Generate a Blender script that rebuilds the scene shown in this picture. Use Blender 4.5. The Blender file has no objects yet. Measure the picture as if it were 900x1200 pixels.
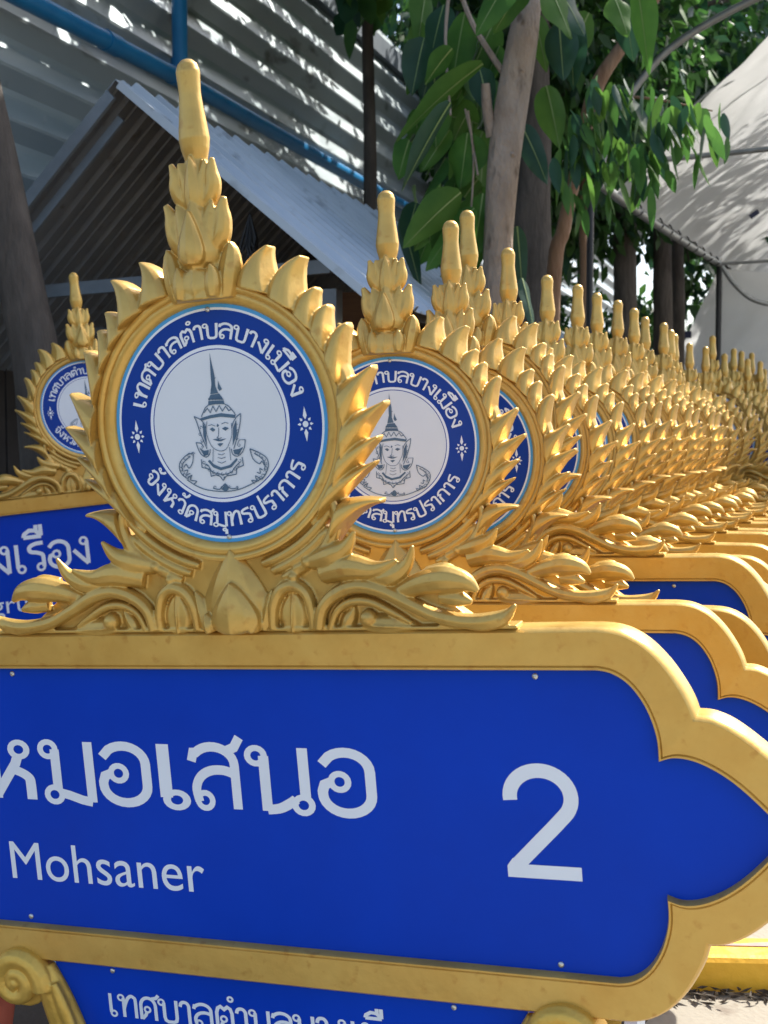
import bpy, bmesh, math, random
from mathutils import Vector, Matrix, noise
from mathutils.geometry import tessellate_polygon
R = math.radians
random.seed(7)
sc = bpy.context.scene
COL = sc.collection
# ------------------------------------------------------------------ camera, sky, sun, exposure
F_PX, CX, CY, PITCH, CAM_H = 1450.0, 450.0, 600.0, R(3.36), 1.45
cam = bpy.data.cameras.new('camera')
cam.sensor_fit = 'VERTICAL'; cam.sensor_height = 36; cam.lens = 36 * F_PX / 1200
cam.clip_start = .05; cam.clip_end = 2000
cam.dof.use_dof = True; cam.dof.focus_distance = 2.5; cam.dof.aperture_fstop = 8
camo = bpy.data.objects.new('camera', cam); COL.objects.link(camo)
camo.location = (0, 0, CAM_H); camo.rotation_euler = (R(90) - PITCH, 0, 0)
sc.camera = camo
SUN_DIR = Vector((.50, .42, .75)).normalized()
world = bpy.data.worlds.new('World'); sc.world = world; world.use_nodes = True
nt = world.node_tree
sky = nt.nodes.new('ShaderNodeTexSky'); sky.sky_type = 'NISHITA'; sky.sun_disc = False
sky.sun_elevation = math.asin(SUN_DIR.z); sky.sun_rotation = math.atan2(SUN_DIR.x, SUN_DIR.y)
sky.air_density = 1.0; sky.dust_density = 2.5; sky.ozone_density = .8
nt.links.new(sky.outputs[0], nt.nodes['Background'].inputs[0])
nt.nodes['Background'].inputs[1].default_value = .145
sl = bpy.data.lights.new('sun', 'SUN'); sl.energy = 4.4; sl.angle = R(.5); sl.color = (1, .95, .87)
so = bpy.data.objects.new('sun', sl); COL.objects.link(so)
so.rotation_euler = (-SUN_DIR).to_track_quat('-Z', 'Y').to_euler()
sc.view_settings.view_transform = 'Standard'; sc.view_settings.look = 'None'
sc.view_settings.exposure = 1.15; sc.view_settings.gamma = 1
sc.cycles.max_bounces = 8; sc.cycles.transparent_max_bounces = 8

_f = Vector((0, math.cos(PITCH), -math.sin(PITCH))); _u = Vector((0, math.sin(PITCH), math.cos(PITCH))); _r = Vector((1, 0, 0))
def at(px, py, Y):
    d = _r * ((px - CX) / F_PX) - _u * ((py - CY) / F_PX) + _f
    return Vector((0, 0, CAM_H)) + d * (Y / d.y)

# ------------------------------------------------------------------ materials
def lin(r, g, b):
    f = lambda c: (c / 255 / 12.92) if c <= 10 else ((c / 255 + .055) / 1.055) ** 2.4
    return (f(r), f(g), f(b), 1)
def mat(name, c1, c2=None, scale=6, rough=.6, metal=0, bump=0, bscale=40, rough2=None, detail=5, stretch=None, translucent=0, spec=None, c3=None, fscale=60):
    m = bpy.data.materials.new(name); m.use_nodes = True; t = m.node_tree; n = t.nodes; L = t.links
    b = n['Principled BSDF']
    tc = n.new('ShaderNodeTexCoord'); mp = n.new('ShaderNodeMapping'); L.new(tc.outputs['Object'], mp.inputs[0])
    if stretch: mp.inputs['Scale'].default_value = stretch
    b.inputs['Roughness'].default_value = rough; b.inputs['Metallic'].default_value = metal
    if spec is not None: b.inputs['Specular IOR Level'].default_value = spec
    b.inputs['Base Color'].default_value = c1
    if c2:
        nz = n.new('ShaderNodeTexNoise'); nz.inputs['Scale'].default_value = scale; nz.inputs['Detail'].default_value = detail; nz.inputs['Roughness'].default_value = .6
        L.new(mp.outputs[0], nz.inputs['Vector'])
        r = n.new('ShaderNodeValToRGB'); r.color_ramp.elements[0].position = .32; r.color_ramp.elements[1].position = .68
        r.color_ramp.elements[0].color = c1; r.color_ramp.elements[1].color = c2
        L.new(nz.outputs[0], r.inputs[0]); out = r.outputs[0]
        if c3:
            n2 = n.new('ShaderNodeTexNoise'); n2.inputs['Scale'].default_value = fscale; n2.inputs['Detail'].default_value = 3
            L.new(mp.outputs[0], n2.inputs['Vector'])
            r2 = n.new('ShaderNodeValToRGB'); r2.color_ramp.elements[0].position = .60; r2.color_ramp.elements[1].position = .72
            r2.color_ramp.elements[0].color = (0, 0, 0, 1); r2.color_ramp.elements[1].color = (1, 1, 1, 1)
            L.new(n2.outputs[0], r2.inputs[0])
            mx = n.new('ShaderNodeMix'); mx.data_type = 'RGBA'; L.new(r2.outputs[0], mx.inputs[0]); L.new(out, mx.inputs[6]); mx.inputs[7].default_value = c3
            out = mx.outputs[2]
        L.new(out, b.inputs['Base Color'])
        if rough2 is not None:
            mr = n.new('ShaderNodeMapRange'); mr.inputs[1].default_value = .35; mr.inputs[2].default_value = .65
            mr.inputs[3].default_value = rough; mr.inputs[4].default_value = rough2
            L.new(nz.outputs[0], mr.inputs[0]); L.new(mr.outputs[0], b.inputs['Roughness'])
    if bump:
        nb = n.new('ShaderNodeTexNoise'); nb.inputs['Scale'].default_value = bscale; nb.inputs['Detail'].default_value = 4
        L.new(mp.outputs[0], nb.inputs['Vector'])
        bp = n.new('ShaderNodeBump'); bp.inputs['Strength'].default_value = bump; bp.inputs['Distance'].default_value = .025 if 'bark' in name else .01
        L.new(nb.outputs[0], bp.inputs['Height']); L.new(bp.outputs[0], b.inputs['Normal'])
    if translucent:
        tr = n.new('ShaderNodeBsdfTranslucent'); mix = n.new('ShaderNodeMixShader'); mix.inputs[0].default_value = translucent
        if c2: L.new(out, tr.inputs[0])
        else: tr.inputs[0].default_value = c1
        L.new(b.outputs[0], mix.inputs[1]); L.new(tr.outputs[0], mix.inputs[2]); L.new(mix.outputs[0], n['Material Output'].inputs[0])
    return m
M = {}
M['gold'] = mat('gold_paint', (.53, .315, .066, 1), (.62, .395, .095, 1), 11, .32, .5, .14, 30, .46, c3=(.50, .275, .055, 1), fscale=40)
def gloss_and_tone(m):
    t = m.node_tree; b = t.nodes['Principled BSDF']; b.inputs['Coat Weight'].default_value = .25; b.inputs['Coat Roughness'].default_value = .16
    src = b.inputs['Base Color'].links[0].from_socket; oi = t.nodes.new('ShaderNodeObjectInfo'); mr = t.nodes.new('ShaderNodeMapRange')
    mr.inputs[3].default_value = .90; mr.inputs[4].default_value = 1.08; t.links.new(oi.outputs['Random'], mr.inputs[0])
    vm = t.nodes.new('ShaderNodeVectorMath'); vm.operation = 'SCALE'; t.links.new(src, vm.inputs[0]); t.links.new(mr.outputs[0], vm.inputs['Scale']); t.links.new(vm.outputs[0], b.inputs['Base Color'])
gloss_and_tone(M['gold'])
M['gold_bright'] = mat('gold_paint_bright', (.62, .36, .055, 1), (.70, .44, .09, 1), 9, .38, .5, .22, 55, .48)
M['blue'] = mat('blue_sign_sheet', (.001, .039, .40, 1), (.0012, .046, .46, 1), 3, .30, 0, .03, 5, .40, spec=.11)
M['navy'] = mat('navy_vinyl', (.006, .042, .27, 1), (.008, .048, .30, 1), 6, .3, 0, spec=.15)
M['sky_rim'] = mat('sky_blue_vinyl', (.05, .30, .62, 1), (.06, .33, .66, 1), 8, .3)
M['white'] = mat('white_vinyl', (.72, .75, .80, 1), (.76, .79, .84, 1), 8, .35)
M['disc'] = mat('white_disc', (.66, .69, .73, 1), (.69, .72, .76, 1), 5, .3)
M['ink'] = mat('blue_grey_ink', (.055, .11, .185, 1), (.075, .14, .21, 1), 60, .4)
M['steel'] = mat('screw_steel', (.6, .6, .58, 1), (.45, .45, .44, 1), 80, .3, .9)
M['leg'] = mat('galvanised_tube', (.42, .44, .46, 1), (.5, .52, .54, 1), 12, .45, .6)
M['concrete'] = mat('concrete_ground', (.25, .225, .18, 1), (.33, .305, .25, 1), .8, .9, 0, .3, 60, None, 8, c3=(.19, .16, .125, 1), fscale=9)
M['soil'] = mat('dark_trodden_earth', (.045, .036, .026, 1), (.085, .068, .05, 1), 1.5, .95, 0, .5, 30, None, 8)
M['yellow'] = mat('yellow_kerb_paint', (.76, .40, .02, 1), (.84, .48, .03, 1), 6, .55, 0, .4, 24, c3=(.40, .27, .09, 1), fscale=11)
M['bare'] = mat('bare_concrete_streak', (.34, .22, .20, 1), (.40, .28, .24, 1), 20, .9)
M['dry_leaf'] = mat('dry_leaf', (.045, .038, .03, 1), (.11, .085, .06, 1), 30, .8)
M['wall_sheet'] = mat('grey_green_steel_sheet', (.31, .37, .395, 1), (.40, .455, .47, 1), 1.3, .30, .35, .05, 3, .5, 6, (1, .25, 1), c3=(.14, .16, .15, 1), fscale=5)
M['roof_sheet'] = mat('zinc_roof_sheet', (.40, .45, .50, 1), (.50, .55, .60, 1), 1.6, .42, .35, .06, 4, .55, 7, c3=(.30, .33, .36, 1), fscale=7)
M['shaded_sheet'] = mat('shaded_roof_sheet', (.21, .24, .28, 1), (.27, .30, .34, 1), 2.5, .5, .4, .05, 4, .6, 7, c3=(.17, .17, .18, 1), fscale=9)  # zinc sheet darkened in colour, painting in the shade under the left slope
M['roof_dark'] = mat('dark_shed_board', (.035, .03, .028, 1), (.06, .05, .045, 1), 5, .8)
M['brown_board'] = mat('brown_board', (.13, .06, .03, 1), (.18, .09, .04, 1), 5, .8, stretch=(1, 1, 8))
M['beam'] = mat('grey_blue_steel', (.16, .19, .22, 1), (.21, .24, .27, 1), 8, .5, .3)
M['pipe'] = mat('blue_pvc', (.012, .17, .40, 1), (.018, .21, .46, 1), 4, .35, 0, .03, 10)
M['bark_pale'] = mat('pale_bark', (.25, .185, .135, 1), (.37, .295, .23, 1), 9, .9, 0, 1.0, 30, None, 8, (1, 1, .45), c3=(.15, .11, .08, 1), fscale=14)
M['bark_dark'] = mat('dark_bark', (.045, .036, .029, 1), (.105, .086, .070, 1), 10, .9, 0, .8, 24, None, 8, (1, 1, .3))
M['bark_brown'] = mat('brown_bark', (.16, .085, .045, 1), (.24, .15, .09, 1), 10, .9, 0, .6, 30, None, 8, (1, 1, .3))
M['leaf_big'] = mat('broad_leaf', (.04, .125, .024, 1), (.085, .21, .035, 1), 3, .5, 0, .25, 30, None, 4, translucent=.5, spec=.25)
M['leaf_rib'] = mat('leaf_midrib', (.16, .24, .07, 1), (.20, .28, .09, 1), 9, .5)
M['leaf_mid'] = mat('lance_leaf', (.035, .11, .025, 1), (.08, .19, .04, 1), 3, .5, 0, .1, 30, None, 4, translucent=.5, spec=.25)
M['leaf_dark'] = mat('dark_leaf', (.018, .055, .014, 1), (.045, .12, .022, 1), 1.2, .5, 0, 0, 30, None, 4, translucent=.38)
M['leaf_young'] = mat('young_leaf', (.07, .17, .03, 1), (.12, .25, .045, 1), 3, .5, 0, .1, 30, None, 4, translucent=.55, spec=.25)
M['leaf_old'] = mat('old_blue_green_leaf', (.014, .055, .028, 1), (.03, .085, .04, 1), 3, .42, 0, .15, 30, None, 4, translucent=.3, spec=.35)
M['fabric'] = mat('white_tent_fabric', (.68, .69, .69, 1), (.73, .74, .74, 1), 1.5, .8, 0, .12, 5, None, 6, translucent=.5)
M['tube'] = mat('grey_tent_tube', (.22, .23, .23, 1), (.30, .31, .31, 1), 10, .45, .5)
M['black'] = mat('black_paint', (.012, .012, .014, 1), (.02, .02, .022, 1), 10, .5)
M['velcro'] = mat('navy_tab', (.012, .016, .045, 1), (.02, .025, .06, 1), 10, .8)
M['terracotta'] = mat('terracotta', (.38, .085, .045, 1), (.47, .12, .07, 1), 9, .75, 0, .2, 40)
M['pale_plastic'] = mat('pale_blue_plastic', (.30, .42, .50, 1), (.36, .48, .56, 1), 9, .5)
M['white_steel'] = mat('white_painted_steel', (.68, .72, .76, 1), (.62, .66, .70, 1), 9, .45)

# ------------------------------------------------------------------ mesh helpers
class MB:
    def __init__(s): s.v = []; s.f = []; s.mi = []; s.k = 0
    def add(s, vs, fs):
        o = len(s.v); s.v += [tuple(v) for v in vs]; s.f += [tuple(i + o for i in f) for f in fs]; s.mi += [s.k] * len(fs)
    def loft(s, secs, close=True, cap=True):
        n = len(secs[0]); vs = [p for q in secs for p in q]; fs = []
        for i in range(len(secs) - 1):
            for j in range(n if close else n - 1):
                a = i * n + j; b = i * n + (j + 1) % n
                fs.append((a, b, b + n, a + n))
        if cap and close:
            c0 = sum((Vector(p) for p in secs[0]), Vector()) / n; c1 = sum((Vector(p) for p in secs[-1]), Vector()) / n
            vs += [c0, c1]; k = len(vs)
            for j in range(n):
                fs.append((k - 2, (j + 1) % n, j)); q = (len(secs) - 1) * n
                fs.append((k - 1, q + j, q + (j + 1) % n))
        s.add(vs, fs)
    def tube(s, pts, rad, n=10, ry=None, up=None):
        pts = [Vector(p) for p in pts]; secs = []
        N = len(pts)
        if not hasattr(rad, '__len__'): rad = [rad] * N
        ref = Vector(up) if up else None
        prev = None
        for i, p in enumerate(pts):
            d = (pts[min(i + 1, N - 1)] - pts[max(i - 1, 0)]).normalized()
            if ref is not None: a = (ref - d * ref.dot(d)).normalized()
            elif prev is None:
                t = Vector((0, 0, 1)) if abs(d.z) < .9 else Vector((1, 0, 0)); a = (t - d * t.dot(d)).normalized()
            else: a = (prev - d * prev.dot(d)).normalized()
            prev = a; b = d.cross(a)
            r = rad[i]; r2 = r * (ry if ry else 1)
            secs.append([p + a * (r2 * math.cos(2 * math.pi * k / n)) + b * (r * math.sin(2 * math.pi * k / n)) for k in range(n)])
        s.loft(secs)
    def box(s, c, h, rot=None):
        vs = [Vector((x * h[0], y * h[1], z * h[2])) for x in (-1, 1) for y in (-1, 1) for z in (-1, 1)]
        if rot: vs = [rot @ v for v in vs]
        vs = [v + Vector(c) for v in vs]
        s.add(vs, [(0, 1, 3, 2), (4, 6, 7, 5), (0, 4, 5, 1), (2, 3, 7, 6), (0, 2, 6, 4), (1, 5, 7, 3)])
    def lathe(s, prof, n=24, sy=1.0, c=(0, 0, 0)):
        secs = [[(c[0] + r * math.cos(2 * math.pi * k / n), c[1] + sy * r * math.sin(2 * math.pi * k / n), c[2] + z) for k in range(n)] for z, r in prof]
        s.loft(secs)
    def prism(s, poly, y0, y1):
        n = len(poly); vs = [(x, y0, z) for x, z in poly] + [(x, y1, z) for x, z in poly]
        fs = [(i, (i + 1) % n, n + (i + 1) % n, n + i) for i in range(n)]
        tris = tessellate_polygon([[Vector((x, z, 0)) for x, z in poly]])
        fs += [tuple(t) for t in tris] + [tuple(i + n for i in reversed(t)) for t in tris]
        s.add(vs, fs)
    def sheet(s, poly, y):
        tris = tessellate_polygon([[Vector((x, z, 0)) for x, z in poly]])
        s.add([(x, y, z) for x, z in poly], [tuple(t) for t in tris])
    def build(s, name, mats, parent=None, smooth=False, fix=True):
        me = bpy.data.meshes.new(name); me.from_pydata(s.v, [], s.f)
        mats = mats if isinstance(mats, (list, tuple)) else [mats]
        for m in mats: me.materials.append(m)
        me.polygons.foreach_set('material_index', s.mi)
        if fix:
            bm = bmesh.new(); bm.from_mesh(me); bmesh.ops.recalc_face_normals(bm, faces=bm.faces); bm.to_mesh(me); bm.free()
        if smooth: me.polygons.foreach_set('use_smooth', [True] * len(me.polygons))
        me.update()
        o = bpy.data.objects.new(name, me); COL.objects.link(o)
        if parent is not None: o.parent = parent
        return o
def smooth_angle(o, deg=40):
    me = o.data; me.polygons.foreach_set('use_smooth', [True] * len(me.polygons))
    try: me.set_sharp_from_angle(angle=R(deg))
    except Exception: pass
    return o
def carve(o, voxel, it=3, fac=.5):
    """fuse the overlapping solids of one carved part into a single skin"""
    r = o.modifiers.new('fuse', 'REMESH'); r.mode = 'VOXEL'; r.voxel_size = voxel; r.use_smooth_shade = True
    if it:
        q = o.modifiers.new('soften', 'SMOOTH'); q.factor = fac; q.iterations = it
    bpy.context.view_layer.update()
    dg = bpy.context.evaluated_depsgraph_get()
    me = bpy.data.meshes.new_from_object(o.evaluated_get(dg), preserve_all_data_layers=False, depsgraph=dg)
    old = o.data; o.modifiers.clear(); m = old.materials[0]; o.data = me
    me.materials.clear(); me.materials.append(m); me.name = old.name
    me.polygons.foreach_set('use_smooth', [True] * len(me.polygons))
    bpy.data.meshes.remove(old)
    return o
def bez(p0, p1, p2, t): return p0 * ((1 - t) ** 2) + p1 * (2 * t * (1 - t)) + p2 * (t * t)
def spline(pts, n=6):
    """Catmull-Rom through pts (tuples of any length)"""
    P = [tuple(p) for p in pts]; out = []
    for i in range(len(P) - 1):
        a = P[max(i - 1, 0)]; b = P[i]; c = P[i + 1]; d = P[min(i + 2, len(P) - 1)]
        for k in range(n):
            t = k / n
            out.append(tuple(.5 * (2 * y + (z - x) * t + (2 * x - 5 * y + 4 * z - w) * t * t + (3 * y - x - 3 * z + w) * t ** 3) for x, y, z, w in zip(a, b, c, d)))
    out.append(P[-1]); return out
def tag(o, label=None, cat=None, group=None, kind=None):
    if label: o['label'] = label
    if cat: o['category'] = cat
    if group: o['group'] = group
    if kind: o['kind'] = kind
    return o
def empty(name, loc=(0, 0, 0)):
    o = bpy.data.objects.new(name, None); o.empty_display_size = .1; o.location = loc; COL.objects.link(o); return o
def copy_tree(o, parent=None, skip=()):
    c = o.copy(); COL.objects.link(c)
    if parent is not None: c.parent = parent
    for ch in list(o.children):
        if ch.name.split('.')[0] in skip: continue
        copy_tree(ch, c, skip)
    return c
EMB_FILL= [[(0.0, 0.12), (0.002, 0.102), (0.005, 0.085), (-0.002, 0.084)], [(-0.002, 0.084), (0.005, 0.085), (0.005, 0.064), (0.009, 0.052), (-0.006, 0.051), (-0.002, 0.068)], [(0.011, 0.073), (0.013, 0.066), (0.017, 0.058), (0.012, 0.055), (0.009, 0.06)], [(-0.006, 0.05), (0.011, 0.051), (0.018, 0.04), (-0.011, 0.042)], [(-0.011, 0.04), (0.018, 0.039), (0.019, 0.033), (-0.012, 0.034)], [(-0.03, 0.012), (-0.011, 0.016), (0.011, 0.018), (0.038, 0.013), (0.036, 0.008), (0.01, 0.012), (-0.009, 0.011), (-0.027, 0.008)], [(-0.014, -0.007), (-0.008, -0.005), (-0.003, -0.009), (-0.008, -0.012)], [(0.01, -0.008), (0.016, -0.005), (0.023, -0.008), (0.016, -0.012)], [(0.002, 0.001), (0.005, -0.002), (0.002, -0.005), (0.0, -0.003)], [(-0.01, -0.025), (0.0, -0.024), (0.004, -0.026), (0.017, -0.025), (0.006, -0.029), (0.001, -0.029)], [(-0.002, -0.033), (0.004, -0.032), (0.01, -0.033), (0.003, -0.038)], [(0.006, -0.101), (0.012, -0.11), (0.006, -0.115), (-0.002, -0.11)], [(0.004, -0.089), (0.005, -0.095), (0.008, -0.089)], [(-0.026, 0.005), (-0.021, -0.005), (-0.022, -0.036), (-0.027, -0.018)], [(0.038, 0.005), (0.031, -0.008), (0.027, -0.038), (0.037, -0.02)], [(-0.036, -0.039), (-0.028, -0.043), (-0.019, -0.042), (-0.021, -0.05), (-0.029, -0.052)], [(0.047, -0.041), (0.038, -0.044), (0.027, -0.045), (0.029, -0.052), (0.037, -0.054)], [(-0.023, -0.061), (-0.014, -0.072), (0.0, -0.078), (0.021, -0.074), (0.034, -0.062), (0.032, -0.059), (0.018, -0.07), (0.001, -0.073), (-0.012, -0.067), (-0.019, -0.059)]]
EMB_LINE= [[(-0.027, 0.014), (-0.023, 0.021), (-0.012, 0.033), (0.019, 0.033), (0.033, 0.021), (0.038, 0.013)], [(-0.021, 0.021), (-0.014, 0.028), (-0.009, 0.02), (-0.003, 0.031), (0.002, 0.021), (0.009, 0.031), (0.014, 0.021), (0.021, 0.029), (0.026, 0.021), (0.031, 0.023)], [(-0.041, 0.016), (-0.037, 0.007), (-0.033, -0.009), (-0.027, -0.026), (-0.022, -0.04)], [(-0.041, 0.016), (-0.029, 0.01), (-0.022, 0.001), (-0.02, -0.005)], [(0.048, 0.015), (0.046, 0.002), (0.041, -0.014), (0.035, -0.03), (0.029, -0.043)], [(0.048, 0.015), (0.039, 0.009), (0.032, -0.0), (0.029, -0.008)], [(-0.042, -0.028), (-0.039, -0.039), (-0.034, -0.049), (-0.025, -0.054), (-0.018, -0.049), (-0.016, -0.041)], [(-0.042, -0.028), (-0.032, -0.03), (-0.028, -0.037)], [(0.052, -0.029), (0.049, -0.042), (0.043, -0.051), (0.034, -0.056), (0.026, -0.052), (0.024, -0.043)], [(0.052, -0.029), (0.041, -0.029), (0.036, -0.037)], [(-0.017, 0.006), (-0.02, -0.01), (-0.017, -0.026), (-0.011, -0.038), (0.001, -0.045), (0.014, -0.043), (0.022, -0.032), (0.028, -0.019), (0.029, 0.0)], [(-0.015, -0.001), (-0.008, 0.0), (-0.002, -0.003)], [(0.01, -0.0), (0.017, 0.002), (0.023, -0.0)], [(0.004, -0.006), (0.002, -0.02), (-0.001, -0.022), (0.003, -0.024), (0.008, -0.023)], [(-0.002, -0.05), (0.005, -0.052), (0.011, -0.05)], [(-0.003, -0.056), (0.004, -0.058), (0.012, -0.056)], [(-0.004, -0.063), (0.004, -0.066), (0.012, -0.063)], [(-0.01, -0.041), (-0.013, -0.063)], [(0.021, -0.04), (0.021, -0.062)], [(-0.035, -0.057), (-0.035, -0.071), (-0.027, -0.073), (-0.02, -0.076), (-0.019, -0.087), (-0.01, -0.085), (-0.002, -0.088), (0.003, -0.095), (0.01, -0.088), (0.021, -0.087), (0.029, -0.086), (0.031, -0.076), (0.044, -0.072), (0.043, -0.058)], [(-0.031, -0.065), (-0.023, -0.068), (-0.017, -0.079), (-0.006, -0.083), (0.006, -0.085), (0.02, -0.082), (0.03, -0.072), (0.039, -0.066)], [(-0.049, -0.046), (-0.062, -0.048), (-0.076, -0.059), (-0.079, -0.07), (-0.075, -0.081), (-0.066, -0.088)], [(-0.049, -0.046), (-0.052, -0.061), (-0.06, -0.071), (-0.065, -0.064), (-0.07, -0.069)], [(-0.055, -0.051), (-0.064, -0.056), (-0.073, -0.065), (-0.073, -0.075)], [(-0.066, -0.088), (-0.056, -0.083), (-0.06, -0.091), (-0.048, -0.094), (-0.055, -0.099)], [(-0.07, -0.075), (-0.063, -0.074), (-0.066, -0.081), (-0.059, -0.08)], [(0.059, -0.045), (0.076, -0.053), (0.089, -0.063), (0.09, -0.077), (0.083, -0.09), (0.075, -0.097)], [(0.059, -0.045), (0.063, -0.062), (0.074, -0.071), (0.079, -0.067), (0.083, -0.074)], [(0.066, -0.053), (0.077, -0.06), (0.084, -0.07), (0.083, -0.081)], [(0.075, -0.097), (0.065, -0.091), (0.066, -0.099), (0.057, -0.098), (0.062, -0.104)], [(0.079, -0.082), (0.074, -0.079), (0.074, -0.087), (0.068, -0.085)], [(-0.067, -0.09), (-0.049, -0.102), (-0.028, -0.11), (0.003, -0.114), (0.031, -0.112), (0.059, -0.103), (0.078, -0.095)], [(-0.018, -0.107), (-0.006, -0.11), (0.001, -0.105), (0.006, -0.101), (0.01, -0.105), (0.017, -0.11), (0.03, -0.109)]]
# ------------------------------------------------------------------ Thai lettering, drawn as strokes
def arc(cx, cy, rx, ry, a0, a1, n=10):
    return [(cx + rx * math.cos(R(a0 + (a1 - a0) * i / n)), cy + ry * math.sin(R(a0 + (a1 - a0) * i / n))) for i in range(n + 1)]
RL = .122
def ring(cx, cy, r=RL): return ('o', cx, cy, r)
GLY = {
 'ห': (.86, [ring(.125, .86), [(.235, .86), (.235, 0)], [(.235, .06), (.33, .22), (.45, .42), (.56, .60), (.60, .72)], ring(.63, .84), ['s', (.52, .50), (.66, .44), (.75, .36), (.765, .25), (.765, 0)]]),
 'ม': (.88, [ring(.125, .86), [(.235, .86), (.235, .20)], ring(.17, .10), [(.26, .14), (.42, .10), (.62, .03), (.78, 0)], [(.78, 1), (.78, .0)]]),
 'อ': (.88, [ring(.34, .50), [(.235, .50), (.12, .45), (.085, .35)] + arc(.435, .30, .35, .28, 180, 360, 14) + arc(.435, .66, .35, .29, 0, 130, 10) + [(.10, .76)]]),
 'เ': (.46, [[(.12, 1), (.12, .14)], ring(.24, .105)]),
 'ล': (.88, [[(.06, .74), (.10, .88)] + arc(.42, .70, .36, .28, 140, 0, 12) + [(.78, 0)], ['s', (.78, .55), (.60, .61), (.38, .60), (.20, .50), (.11, .32), (.14, .10)], ring(.24, .12)]),
 'ส': (.88, [[(.06, .74), (.10, .88)] + arc(.42, .70, .36, .28, 140, 0, 12) + [(.78, 0)], ['s', (.78, .55), (.60, .61), (.38, .60), (.20, .50), (.11, .32), (.14, .10)], ring(.24, .12), [(.62, .90), (.80, .98), (.90, 1.14)]]),
 'น': (.98, [ring(.125, .86), [(.235, .86), (.235, 0)], ['s', (.235, .02), (.42, .05), (.58, .14), (.66, .20)], ring(.76, .115), [(.80, 1), (.80, .20)]]),
 'ท': (.86, [ring(.125, .86), [(.235, .86), (.235, 0)], ['s', (.235, .35), (.32, .62), (.44, .86), (.58, .97), (.70, .92), (.765, .78), (.765, 0)]]),
 'ศ': (.88, [[(.12, 0), (.12, .62)] + arc(.44, .62, .32, .36, 180, 0, 14) + [(.76, 0)], ring(.40, .46), [(.14, .02), (.30, .20), (.36, .36)], [(.60, .95), (.80, 1.0), (.92, 1.14)]]),
 'บ': (.86, [ring(.125, .86), [(.235, .86), (.235, .22), (.27, .08), (.38, .02), (.62, .02), (.73, .08), (.765, .22), (.765, 1)]]),
 'ป': (.86, [ring(.125, .86), [(.235, .86), (.235, .22), (.27, .08), (.38, .02), (.62, .02), (.73, .08), (.765, .22), (.765, 1.42)]]),
 'า': (.56, [['s', (.06, .76), (.10, .90), (.20, .97), (.34, .95), (.42, .84), (.43, .70), (.43, 0)]]),
 'ต': (.88, [[(.12, 0), (.12, .70), (.18, .90), (.30, .98), (.44, .86), (.58, .98), (.70, .90), (.76, .70), (.76, 0)], ring(.40, .44), [(.14, .02), (.30, .18), (.36, .34)]]),
 'ด': (.88, [[(.12, 0), (.12, .62)] + arc(.44, .62, .32, .36, 180, 0, 14) + [(.76, 0)], ring(.40, .46), [(.14, .02), (.30, .20), (.36, .36)]]),
 'ง': (.72, [ring(.44, .86), [(.55, .86), (.55, .02)], [(.55, .02), (.38, .20), (.06, .56)]]),
 'จ': (.74, [[(.06, .70), (.10, .86)] + arc(.36, .68, .29, .30, 145, 0, 12) + [(.65, .28)] + arc(.46, .26, .19, .25, 0, -120, 8) , [(.37, .05), (.33, .20), (.32, .36)], ring(.24, .46)]),
 'ว': (.68, [[(.06, .74), (.12, .90)] + arc(.32, .70, .25, .28, 130, 0, 10) + [(.57, .14)], ring(.46, .12)]),
 'ร': (.66, [['s', (.58, .98), (.30, .96), (.10, .86), (.12, .70), (.34, .64), (.52, .56), (.55, .44), (.55, .12)], ring(.44, .115)]),
 'ก': (.84, [[(.14, 0), (.14, .52), (.26, .66), (.12, .76), (.17, .86), (.28, .95), (.42, .98), (.58, .95), (.69, .86), (.74, .70), (.74, 0)]]),
 'ำ': (.56, [ring(-.16, 1.34, .10), ['s', (.06, .76), (.10, .90), (.20, .97), (.34, .95), (.42, .84), (.43, .70), (.43, 0)]]),
}
MARK = {  # drawn over / under the letter before them; x measured from that letter's right stem
 'ื': [[(-.62, 1.22), (-.58, 1.34), (-.40, 1.46), (-.18, 1.44), (0, 1.22)], [(-.62, 1.22), (0, 1.22)], [(-.16, 1.44), (-.16, 1.64)], [(0, 1.24), (0, 1.64)]],
 'ั': [ring(-.36, 1.34, .085), [(-.29, 1.26), (-.14, 1.26), (0, 1.40), (.06, 1.58)]],
 'ุ': [ring(-.10, -.22, .085), [(0, -.20), (0, -.52)]],
 '่': [[(0, 1.28), (0, 1.58)]],
}
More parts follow.
